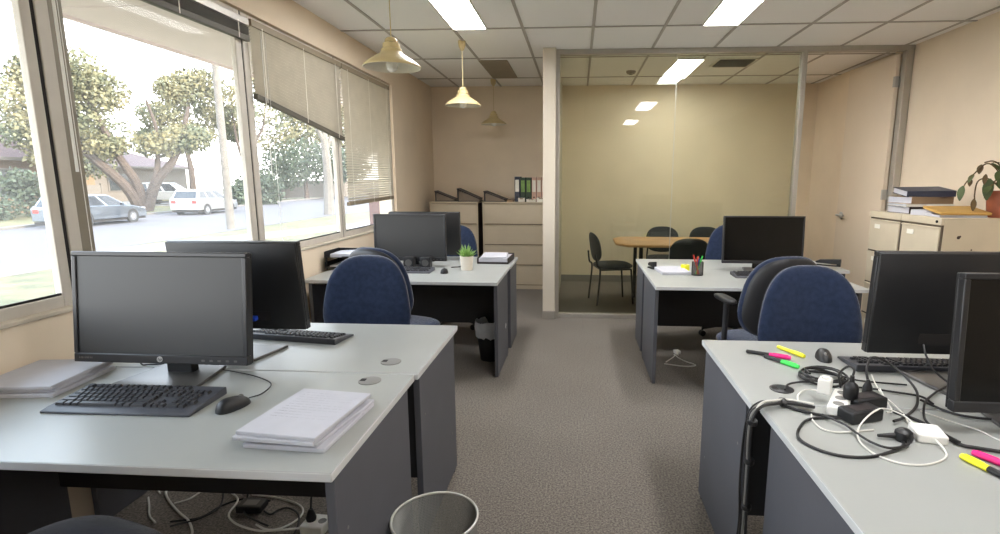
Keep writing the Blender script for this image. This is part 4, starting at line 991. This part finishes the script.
fcable('white lead running along the floor into the white socket block', [(-1.617, 2.199), (-1.525, 2.13), (-1.50, 2.03), (-1.453, 1.98), (-1.377, 1.944), (-1.29, 1.925), (-1.2, 1.94), (-1.125, 1.955)], .0042, 'cable_white', .006)
fcable('black cable curving behind the floor adapter', [(-1.72, 1.967), (-1.612, 2.002), (-1.57, 2.099), (-1.494, 2.15), (-1.38, 2.14)], .004, 'cable_black')
fcable('black cable hanging down beside the floor adapter', [(-1.53, 2.24, .40), (-1.52, 2.222, .15), (-1.505, 2.17, .0), (-1.43, 2.03, .012), (-1.338, 1.979, .010), (-1.281, 1.957, .008)], .004, 'cable_black')
fcable('black cable looping right of the floor adapter', [(-1.36, 2.06), (-1.319, 2.04), (-1.302, 2.072), (-1.267, 2.09), (-1.201, 2.051), (-1.162, 1.978), (-1.144, 1.90)], .004, 'cable_black', .003)
fcable('black cable crossing the snaking white one', [(-1.647, 2.213), (-1.573, 2.077), (-1.602, 1.989), (-1.69, 1.929)], .004, 'cable_black', .006)
t = thing('power_adapter', 'black power adapter lying on the floor under the near left desk', 'power adapter', (-1.425, 2.078, 0), .05)
MB().box(-.055, .055, -.036, .036, .002, .036).build('adapter_body', M['black_plastic'], t, bevel=.006, seg=3)
MB().box(-.03, .03, -.02, .02, .036, .0366).build('rating_label', M['stand_grey'], t)
t = thing('socket_block', 'white socket block on the floor behind the near desk side panel', 'power socket', (-1.075, 1.965, 0), -.05)
MB().box(-.05, .05, -.045, .045, 0, .042).build('block_body', M['white_plastic'], t, bevel=.005)
MB().lathe([(.017, 0), (.017, .0012), (.013, .0005), (0, .0005)], 18, cap=False, T=TR(.028, 0, .042)).build('socket', M['cable_grey'], t)
t = thing('power_plug', 'black plug in the white socket block on the floor', 'plug', (-1.095, 1.965, .0435))
MB().lathe([(.019, 0), (.021, .012), (.015, .032), (.008, .05)], 18).build('plug_body', M['black_plastic'], t)
MB().tube(spline([(0, 0, .045), (-.005, .03, .10), (.0, .08, .14), (.01, .16, .10), (.0, .22, -.035)]), .004, 8).build('plug_cable', M['cable_black'], t)
# cable under the far right desk
o = MB().tube(spline([(.70, 4.12, .006), (.78, 4.09, .006), (.86, 4.07, .006), (.935, 4.09, .006), (.93, 4.13, .006), (.88, 4.19, .006), (.84, 4.27, .006), (.82, 4.36, .006), (.80, 4.26, .02), (.72, 4.16, .006)]), .0045, 8).build('floor_cable', M['cable_white'])
tag(o, 'pale cable lying on the carpet under the far right desk', 'cable')
t = thing('power_plug', 'pale plug on the carpet under the far right desk', 'plug', (.85, 4.40, 0), .3)
MB().box(-.022, .022, -.03, .03, 0, .03).build('plug_body', M['white_plastic'], t, bevel=.006)
MB().tube([(-.01, -.03, .015), (-.02, -.06, .008)], [.008, .005], 8).build('plug_tail', M['cable_white'], t)
# monitor leads on the near left desks
o = MB().tube(spline([(-1.308, 1.975, .885), (-1.300, 1.955, .83), (-1.315, 1.93, .76), (-1.40, 1.90, .7355), (-1.46, 1.895, .7355)]), .0032, 8).build('monitor_cable', M['cable_black'])
tag(o, 'black lead hanging from the blue plug of the back facing left monitor', 'cable')
o = MB().tube(spline([(-1.766, 1.95, .80), (-1.70, 1.90, .738), (-1.66, 1.89, .736), (-1.60, 1.905, .74), (-1.55, 1.90, .79)]), .0032, 8).build('monitor_cable', M['cable_black'])
tag(o, 'black lead sagging below the large near left monitor', 'cable')
# ================================================================ OUTSIDE
struct(MB().prism([(-75, -40), (-2.25, -40), (-2.25, 150), (-75, 150)], GZ - .2, GZ - .02, 'z').build('lawn_ground', M['grass'], smooth=False), 'dry yellow green lawn outside the windows', 'lawn')
struct(MB().prism([(a_ * KO, b_ * KO) for a_, b_ in [(-10.9, -30), (-10.9, 13), (-7.6, 22), (-6.5, 60), (-8.0, 60), (-9.3, 22), (-12.4, 13.5), (-12.4, -30)]], GZ - .03, GZ + .0, 'z').build('footpath', M['concrete'], smooth=False), 'pale concrete footpath along the near side of the street', 'footpath')
struct(MB().prism([(a_ * KO, b_ * KO) for a_, b_ in [(-12.4, -30), (-12.4, 16), (-12.5, 27), (-10.5, 42), (-5, 70), (-5, 110), (-26, 110), (-24, 44), (-22.6, 35), (-21.9, 24), (-20.0, 15), (-16.0, -30)]][::-1], GZ - .035, GZ - .005, 'z').build('road', M['road'], smooth=False), 'grey asphalt street outside', 'road')
kb = MB(); prev = None
pts = [(a * KO, c * KO) for a, c in [(-16.0, -30), (-20.0, 15), (-21.9, 24), (-22.6, 35), (-24, 44), (-26, 110)]]
for (a, b_), (c, e) in zip(pts, pts[1:]): kb.prism([(a, b_), (c, e), (c - .25, e), (a - .25, b_)], GZ - .03, GZ + .10, 'z')
struct(kb.build('kerb', M['concrete'], smooth=False), 'pale kerb at the far side of the street', 'kerb')
struct(MB().prism([(a_ * KO, b_ * KO) for a_, b_ in [(-40, 36.5), (-22.8, 34.0), (-23.2, 39), (-40, 43)]], GZ - .03, GZ + .03, 'z').build('driveway', M['concrete'], smooth=False), 'pale driveway across the street', 'driveway')
b = MB().box(-3.26, XL - .2, -4, 10, 2.475, 2.50); b.box(-3.29, -3.26, -4, 10, 2.455, 2.66)
for y in (-1.5, .9, 3.3, 5.7): b.box(-3.25, XL - .2, y - .015, y + .015, 2.468, 2.48)
struct(b.build('eaves', M['soffit_paint'], smooth=False), 'pale underside of the roof eaves outside the windows', 'eaves')
struct(MB().box(XL - .2, XR + .2, YR - .2, YB + .2, HC + .25, HC + .45).build('roof', M['soffit_paint'], smooth=False), 'roof above the office', 'roof')

def car(x, y, rz, label, prof, cabin, col, Ln, Wd, wheels, wr=.32, hatch=False):
    """local +y is the nose; profiles are (y, z) side outlines"""
    t = thing('parked_car', label, 'car', (x, y, GZ), rz, 'cars parked across the street')
    hw = Wd / 2
    body = MB(); n = len(prof)
    for s, (a, c, ta) in enumerate(((-hw * .93, -hw, 1), (-hw, hw, 0), (hw, hw * .93, 2))):
        cy = sum(p[0] for p in prof) / n; cz = sum(p[1] for p in prof) / n
        small = [((p[0] - cy) * .985 + cy, (p[1] - cz) * .93 + cz) for p in prof]
        body.prism(small if ta == 1 else prof, a, c, 'x', taper=(prof if ta == 1 else small if ta == 2 else None))
    body.build('car_body', M[col], t, bevel=.02)
    lo = cabin; cx_ = sum(p[0] for p in cabin) / len(cabin); zb = min(p[1] for p in cabin); zt = max(p[1] for p in cabin)
    hwt = hw * .80
    vs = []; m = len(cabin)
    for s in (-1, 1):
        for p in cabin:
            u = (p[1] - zb) / (zt - zb); vs.append((s * (hw * .96 * (1 - u) + hwt * u), p[0], p[1]))
    fs = [tuple(range(m)), tuple(range(2 * m - 1, m - 1, -1))] + [(i, i + m, (i + 1) % m + m, (i + 1) % m) for i in range(m)]
    MB().add(vs, fs).build('cabin', M[col], t, bevel=.04, seg=3)
    # windows: inset panes slightly proud of the cabin faces
    def inset(quad, k=.10, push=.012, name='car_window'):
        q = [Vector(v) for v in quad]; c = sum(q, Vector()) / len(q); nrm = (q[1] - q[0]).cross(q[2] - q[0]).normalized()
        if nrm.dot(c - Vector((0, cx_, zb + .1))) < 0: nrm = -nrm
        inn = [c + (v - c) * (1 - k) + nrm * push for v in q]; out_ = [v - nrm * .03 for v in inn]; r = len(q)
        MB().add(inn + out_, [tuple(range(r)), tuple(range(2 * r - 1, r - 1, -1))] + [(i, (i + 1) % r, (i + 1) % r + r, i + r) for i in range(r)]).build(name, M['car_glass'], t, smooth=False)
    # cabin = [rear base, rear top, front top, front base]
    rb, rt, ft, fb = cabin[0], cabin[1], cabin[-2], cabin[-1]
    def at(p, s):
        u = (p[1] - zb) / (zt - zb); return (s * (hw * .96 * (1 - u) + hwt * u), p[0], p[1])
    def mid(p, q, k): return (p[0] + (q[0] - p[0]) * k, p[1] + (q[1] - p[1]) * k)
    for s in (-1, 1):
        for k0, k1 in ((.03, .30), (.32, .62), (.64, .97)):
            inset([at(mid(rb, fb, k0), s), at(mid(rb, fb, k1), s), at(mid(rt, ft, k1), s), at(mid(rt, ft, k0), s)], .12)
    inset([at(rb, -1), at(rb, 1), at(rt, 1), at(rt, -1)], .16); inset([at(fb, -1), at(fb, 1), at(ft, 1), at(ft, -1)], .14)
    for wy in wheels:
        for s in (-1, 1):
            T = TR(s * (hw - .10), wy, wr) @ RY(s * PI / 2)
            w = MB().lathe([(wr * .62, -.10), (wr * .95, -.10), (wr, -.06), (wr, .07), (wr * .93, .105), (wr * .66, .105), (wr * .62, .09)], 30, T=T).build('wheel', M['tyre'], t)
            r = MB().lathe([(wr * .62, .085), (wr * .60, .108), (wr * .5, .10), (wr * .15, .112), (0, .113)], 30, cap=False, T=T)
            r.build('hub_cap', M['rim_alloy'], w)
            MB().lathe([(wr * 1.14, .02), (wr * 1.14, .104), (wr * .9, .104)], 30, T=T).build('wheel_arch', M['black_gap'], t)
    yr_, yf = min(p[0] for p in prof), max(p[0] for p in prof); zl = max(p[1] for p in prof) * .78
    for s in (-1, 1):
        MB().box(s * hw * .72 - .14, s * hw * .72 + .14, yr_ - .02, yr_ + .12, zl - .09, zl + .10).build('tail_light', M['tail_red'], t, bevel=.02)
        MB().box(s * hw * .72 - .17, s * hw * .72 + .17, yf - .16, yf + .015, zl - .16, zl - .02).build('head_light', M['silver'], t, bevel=.02)
        MB().box(s * (hw + .02) - .07, s * (hw + .02) + .07, fb[0] - .42, fb[0] - .30, zb + .02, zb + .15).build('wing_mirror', M[col], t, bevel=.02)
    MB().box(-.26, .26, yr_ - .015, yr_ + .02, zl - .30, zl - .19).build('number_plate', M['label_white'], t)
    MB().box(-hw * .9, hw * .9, yr_ + .03, yf - .03, .16, .27).build('undertray', M['black_gap'], t)
    return t
car(-23.36, 24.55, .02, 'blue grey station wagon parked across the street', [(-2.42, .30), (2.40, .28), (2.45, .52), (2.30, .72), (1.35, .90), (-2.30, .98), (-2.45, .85)], [(-2.35, .92), (-1.98, 1.43), (-1.0, 1.50), (.15, 1.45), (1.25, .90)], 'car_blue', 4.9, 1.82, (-1.42, 1.45), .33).scale = (.94, .92, .97)
car(-23.80, 33.1, .06, 'white hatchback parked ahead of the blue grey wagon', [(-2.05, .30), (2.02, .28), (2.08, .55), (1.92, .76), (1.15, .92), (-1.98, 1.02), (-2.10, .85)], [(-2.02, .95), (-1.72, 1.44), (-.8, 1.53), (.05, 1.48), (1.15, .90)], 'car_white', 4.2, 1.75, (-1.25, 1.28), .31)
car(-34.5, 43.8, -1.2, 'white four wheel drive on the driveway behind the tree trunk', [(-2.35, .45), (2.30, .42), (2.38, .72), (2.28, 1.0), (1.2, 1.12), (-2.30, 1.14), (-2.4, .95)], [(-2.32, 1.1), (-2.15, 1.80), (-.9, 1.86), (.3, 1.80), (1.05, 1.1)], 'car_white', 4.8, 1.85, (-1.4, 1.45), .38)

def foliage(mb, blobs, n, size, rnd):
    for _ in range(n):
        c, r = rnd.choice(blobs); r = (r[0] * 1.18, r[1] * 1.18, r[2] * 1.25)
        d = Vector((rnd.gauss(0, 1), rnd.gauss(0, 1), rnd.gauss(0, 1))).normalized() * (rnd.random() ** .45)
        p = Vector(c) + Vector((d.x * r[0], d.y * r[1], d.z * r[2]))
        a = Vector((rnd.gauss(0, 1), rnd.gauss(0, 1), rnd.gauss(0, .7) - .4)).normalized(); q = a.orthogonal().normalized(); q = (q + a.cross(q) * rnd.uniform(-1, 1)).normalized()
        L = size * rnd.uniform(.6, 1.3); wd = L * .34
        mb.add([p, p + a * L * .5 + q * wd, p + a * L, p + a * L * .5 - q * wd], [(0, 1, 2, 3)])
def tree(name, label, cat, x, y, limbs, blobs, n, size, bark='bark', leafm='gum_leaf', seed=1, group=None):
    t = thing(name, label, cat, (x * KO, y * KO, GZ - .03), 0, group); t.scale = (KO, KO, KO); rnd = random.Random(seed)
    b = MB()
    for pts, r0, r1 in limbs:
        P = spline(pts); k = len(P); b.tube(P, [r0 + (r1 - r0) * i / (k - 1) for i in range(k)], 9)
    b.build('trunk', M[bark], t)
    f = MB(); foliage(f, blobs, n, size, rnd); f.build('foliage', M[leafm], t, smooth=False)
    return t
# the spreading gum behind the wagon; the street runs diagonally, so "right" in the street is +y
D = Vector((.70, .71, 0))
def dv(u, z, v=0): return (D.x * u - D.y * v, D.y * u + D.x * v, z)
tree('street_tree', 'spreading gum tree with several leaning trunks behind the blue grey wagon', 'tree', -24.75, 29.1,
     [([dv(0, 0), dv(-.6, 1.4), dv(-1.9, 3.0), dv(-3.2, 4.6), dv(-3.8, 5.6)], .34, .10), ([dv(.1, 0), dv(-.1, 1.6), dv(-.9, 3.4), dv(-1.6, 5.6), dv(-2.0, 6.4)], .30, .08), ([dv(.2, 0), dv(.8, 1.6), dv(1.8, 3.0), dv(2.4, 4.6), dv(2.8, 6)], .32, .09),
      ([dv(.6, 1.3), dv(1.0, 2.8), dv(1.1, 4.6), dv(.8, 6.2)], .18, .06)],
     [(dv(-3.61, 5.85), (1.5, 1.5, 1.1)), (dv(-2.47, 7.40), (1.6, 1.6, 1.0)), (dv(-1.14, 6.36), (1.2, 1.2, .9)), (dv(-3.99, 4.13), (1.3, 1.3, .8)), (dv(-2.47, 4.82), (1.3, 1.3, .8)), (dv(1.14, 3.78), (1.1, 1.1, .6)), (dv(2.47, 4.21), (1.2, 1.2, .7)), (dv(-1.33, 3.61), (.9, .9, .5)), (dv(-3.61, 7.05), (1.1, 1.1, .8)), (dv(-3.42, 2.92), (.9, .9, .5))], 17000, .21, seed=2, group='gum trees across the street')
tree('street_tree', 'tall gum tree with a rounded crown behind the white hatchback', 'tree', -30.5, 41.0,
     [([dv(0, 0), dv(.1, 2.4), dv(-.1, 5), dv(.3, 8.5)], .28, .08), ([dv(0, 3.6), dv(1.0, 5.4), dv(2.0, 7.4)], .14, .05), ([dv(0, 3.9), dv(-1.2, 5.4), dv(-2.2, 7.4)], .14, .05)],
     [(dv(0.60, 8.0), (1.9, 1.9, 1.1)), (dv(-1.40, 6.6), (1.5, 1.5, .9)), (dv(2.60, 6.8), (1.7, 1.7, .9)), (dv(1.00, 9.3), (1.5, 1.5, .9)), (dv(0.20, 5.4), (1.7, 1.7, .7)), (dv(3.60, 5.6), (1.1, 1.1, .6)), (dv(-0.60, 8.6), (1.1, 1.1, .8)), (dv(-2.20, 5.0), (.9, .9, .5))], 17000, .23, seed=3, group='gum trees across the street')
tree('street_tree', 'slender gum tree with open branches right of the rounded crown', 'tree', -27.0, 42.8,
     [([dv(0, 0), dv(.1, 2.6), dv(.7, 5.4), dv(.8, 9.5)], .26, .06), ([dv(.1, 2.2), dv(-.5, 4.8), dv(-.7, 8.0)], .15, .05), ([dv(.4, 4.2), dv(1.6, 6.4), dv(2.0, 10.5)], .13, .04)],
     [(dv(.8, 7.2), (1.9, 1.9, .9)), (dv(-.8, 8.4), (1.4, 1.4, .9)), (dv(2.0, 11.0), (1.5, 1.5, .8)), (dv(.6, 13.0), (1.6, 1.6, .8)), (dv(2.2, 8.8), (1.2, 1.2, .7)), (dv(-1.2, 11.4), (1.1, 1.1, .6)), (dv(1.0, 9.9), (1.2, 1.2, .6))], 5500, .24, seed=4, group='gum trees across the street')
tree('street_tree', 'leafy tree standing beside the tiled roof house', 'tree', -33.0, 33.0,
     [([dv(0, 0), dv(.2, 2.5), dv(0, 5.5)], .3, .1)], [(dv(0, 6.6), (2.6, 2.6, 1.6)), (dv(1.5, 4.6), (2.2, 2.2, 1.3)), (dv(-1.6, 4.9), (2.0, 2.0, 1.2)), (dv(1.0, 8.2), (1.6, 1.6, 1.1)), (dv(.4, 3.0), (2.2, 2.2, 1.0))], 9000, .24, seed=5, group='gum trees across the street')
tree('street_tree', 'golden green tree seen below the crooked blind', 'tree', -27.0, 57.0,
     [([dv(0, 0), dv(.3, 3), dv(0, 7)], .35, .1), ([dv(.1, 2), dv(1.6, 4.4), dv(2.6, 7)], .2, .06)],
     [(dv(0, 7.2), (3.6, 3.6, 2.2)), (dv(4.2, 6.6), (3.2, 3.2, 2.0)), (dv(-3.6, 6.0), (2.8, 2.8, 2.0)), (dv(2.0, 9.6), (3.0, 3.0, 1.8)), (dv(-2.0, 9.4), (2.6, 2.6, 1.6)), (dv(5.6, 9.0), (2.4, 2.4, 1.6))], 12000, .36, seed=6, group='gum trees across the street')
tree('street_tree', 'dark green rounded tree behind the pale fence', 'tree', -24.5, 47.5,
     [([dv(0, 0), dv(0, 1.6), dv(.2, 3.2)], .25, .1)], [(dv(0, 3.4), (2.6, 2.6, 1.7)), (dv(2.4, 3.2), (2.2, 2.2, 1.5)), (dv(-1.8, 2.6), (1.8, 1.8, 1.4)), (dv(4.2, 3.0), (1.6, 1.6, 1.3))], 9000, .26, leafm='bush_leaf', seed=7, group='gum trees across the street')
tree('tree', 'pale barked tree on the near verge seen through the third window', 'tree', -13.0, 27.4,
     [([(0, 0, 0), (.05, .05, 2.2), (-.05, .1, 4.6), (.1, .2, 8)], .27, .12), ([(0, .05, 3.2), (.4, .7, 5.0), (.6, 1.4, 7)], .12, .05), ([(0, .05, 3.6), (-.5, -.5, 5.4), (-.8, -.9, 7.4)], .12, .05)],
     [((.1, .2, 8.2), (1.8, 1.8, 1.2)), ((-.8, -.9, 7.4), (1.4, 1.4, 1.0)), ((.6, 1.4, 7.2), (1.3, 1.3, 1.0))], 3500, .2, bark='pale_bark', seed=8)
def bush(label, x, y, blobs, n, size, seed, m='bush_leaf'):
    return tree('shrub', label, 'shrub', x, y, [([(0, 0, 0), (0, 0, .4), (.05, .05, .9)], .05, .02), ([(0, 0, .2), (.2, .2, .6), (.3, .3, 1.0)], .03, .015)], blobs, n, size, 'bark', m, seed, 'garden shrubs across the street')
bush('round grey green shrub in front of the tiled roof house', -26.2, 24.6, [((0, 0, 1.1), (.9, .9, .9)), ((.5, .6, .8), (.7, .7, .7)), ((-.3, -.5, 1.6), (.6, .6, .6))], 2200, .20, 21)
bush('low shrub left of the round grey green one', -25.9, 22.2, [((0, 0, .6), (.9, .9, .55))], 1000, .18, 22)
bush('dark shrub to the right of the white hatchback', -23.2, 36.8, [((0, 0, 1.0), (1.0, 1.0, 1.0)), ((.6, 1.2, 1.1), (1.0, 1.0, 1.1)), ((-.2, -.6, .7), (.7, .7, .7))], 3000, .26, 23)
t = thing('utility_pole', 'grey timber utility pole beside the second window frame', 'pole', (-12.85 * KO, 19.1 * KO, GZ - .02))
MB().lathe([(.17, 0), (.16, 3), (.13, 8.5)], 20).build('pole_shaft', M['pale_bark'], t)
MB().box(-.05, .05, -.9, .9, 7.8, 7.95).build('cross_arm', M['pale_bark'], t, bevel=.01)
# houses
def house(label, x, y, rz, w, d, h, roofh, wallm, roofm, wins, door=None):
    t = thing('house', label, 'house', (x * KO, y * KO, GZ - .02), rz, 'houses across the street'); t.scale = (KO, KO, KO)
    MB().box(-w / 2, w / 2, 0, d, 0, h).build('house_wall', M[wallm], t, smooth=False)
    e = .6; b = MB()
    v = [(-w / 2 - e, -e, h - .02), (w / 2 + e, -e, h - .02), (w / 2 + e, d + e, h - .02), (-w / 2 - e, d + e, h - .02), (-w / 2 + d * .42, d / 2, h + roofh), (w / 2 - d * .42, d / 2, h + roofh)]
    b.add(v, [(0, 1, 5, 4), (1, 2, 5), (2, 3, 4, 5), (3, 0, 4), (0, 3, 2, 1)]); b.build('roof', M[roofm], t, smooth=False)
    g_ = MB()
    for a in ((-w / 2 - e - .06, w / 2 + e + .06, -e - .08, -e), (-w / 2 - e - .08, -w / 2 - e, -e, d + e), (w / 2 + e, w / 2 + e + .08, -e, d + e)): g_.box(*a, h - .14, h + .02)
    g_.build('gutter', M['house_white'], t, smooth=False)
    for (wx, wz, ww, wh) in wins:
        f = MB().box(wx - ww / 2 - .08, wx + ww / 2 + .08, -.06, .04, wz - .08, wz + wh + .08).build('house_window', M['house_white'], t, bevel=.01)
        q = MB(); k = max(1, int(ww / .9))
        for i in range(k): q.box(wx - ww / 2 + ww / k * i + .03, wx - ww / 2 + ww / k * (i + 1) - .03, -.075, -.05, wz, wz + wh)
        q.build('window_glass', M['house_glass'], f, smooth=False)
    if door: MB().box(door - .45, door + .45, -.05, .02, 0, 2.1).build('house_door', M['card_brown'], t, bevel=.01)
    return t
FR = PI / 2 - .05                                   # fronts face the street
house('brick house with a red tiled roof at the far left', -29.6, 23.6, FR, 11.0, 8, 2.9, 2.6, 'house_wall', 'roof_tile', [(2.7, .9, 2.0, 1.4), (-2.5, .9, 1.8, 1.4)], .5)
house('pale rendered house half hidden behind the gum trees', -36.5, 40.0, FR, 16.0, 8, 2.8, 1.6, 'house_white', 'roof_tile', [(-4.0, .9, 1.6, 1.3), (1.0, .9, 2.0, 1.3)], -1.6)
def fence(label, a, c, h, m, group='garden fences across the street'):
    a = Vector((a[0] * KO, a[1] * KO, GZ - .02)); c = Vector((c[0] * KO, c[1] * KO, GZ - .02)); v = c - a; L = v.length
    t = thing('garden_fence', label, 'fence', a, math.atan2(v.y, v.x), group); n = max(1, round(L / 2.4))
    for i in range(n): MB().box(L / n * i + .05, L / n * (i + 1) - .05, -.03, .03, .08, h).build('fence_panel', M[m], t, bevel=.01)
    for i in range(n + 1): MB().box(L / n * i - .07, L / n * i + .07, -.07, .07, 0, h + .12).build('fence_post', M[m], t, bevel=.01)
fence('pale fence behind the cars and gum trees', (-31.5, 30.0), (-31.2, 33.6), 1.7, 'house_white')
fence('cream fence far down the street, below the crooked blind', (-29.5, 45.5), (-21.5, 57.5), 2.0, 'house_white')
fence('low grey fence at the end of the street', (-21.0, 60.0), (-8.0, 66.0), 1.9, 'concrete')
t = thing('brick_pillar', 'red brick gate pillar seen below the far blind', 'pillar', (-7.55 * KO, 19.9 * KO, GZ - .02))
MB().box(-.28, .28, -.28, .28, 0, 1.7).build('pillar_shaft', M['roof_tile'], t, bevel=.01)
MB().box(-.33, .33, -.33, .33, 1.7, 1.8).build('pillar_cap', M['concrete'], t, bevel=.01)
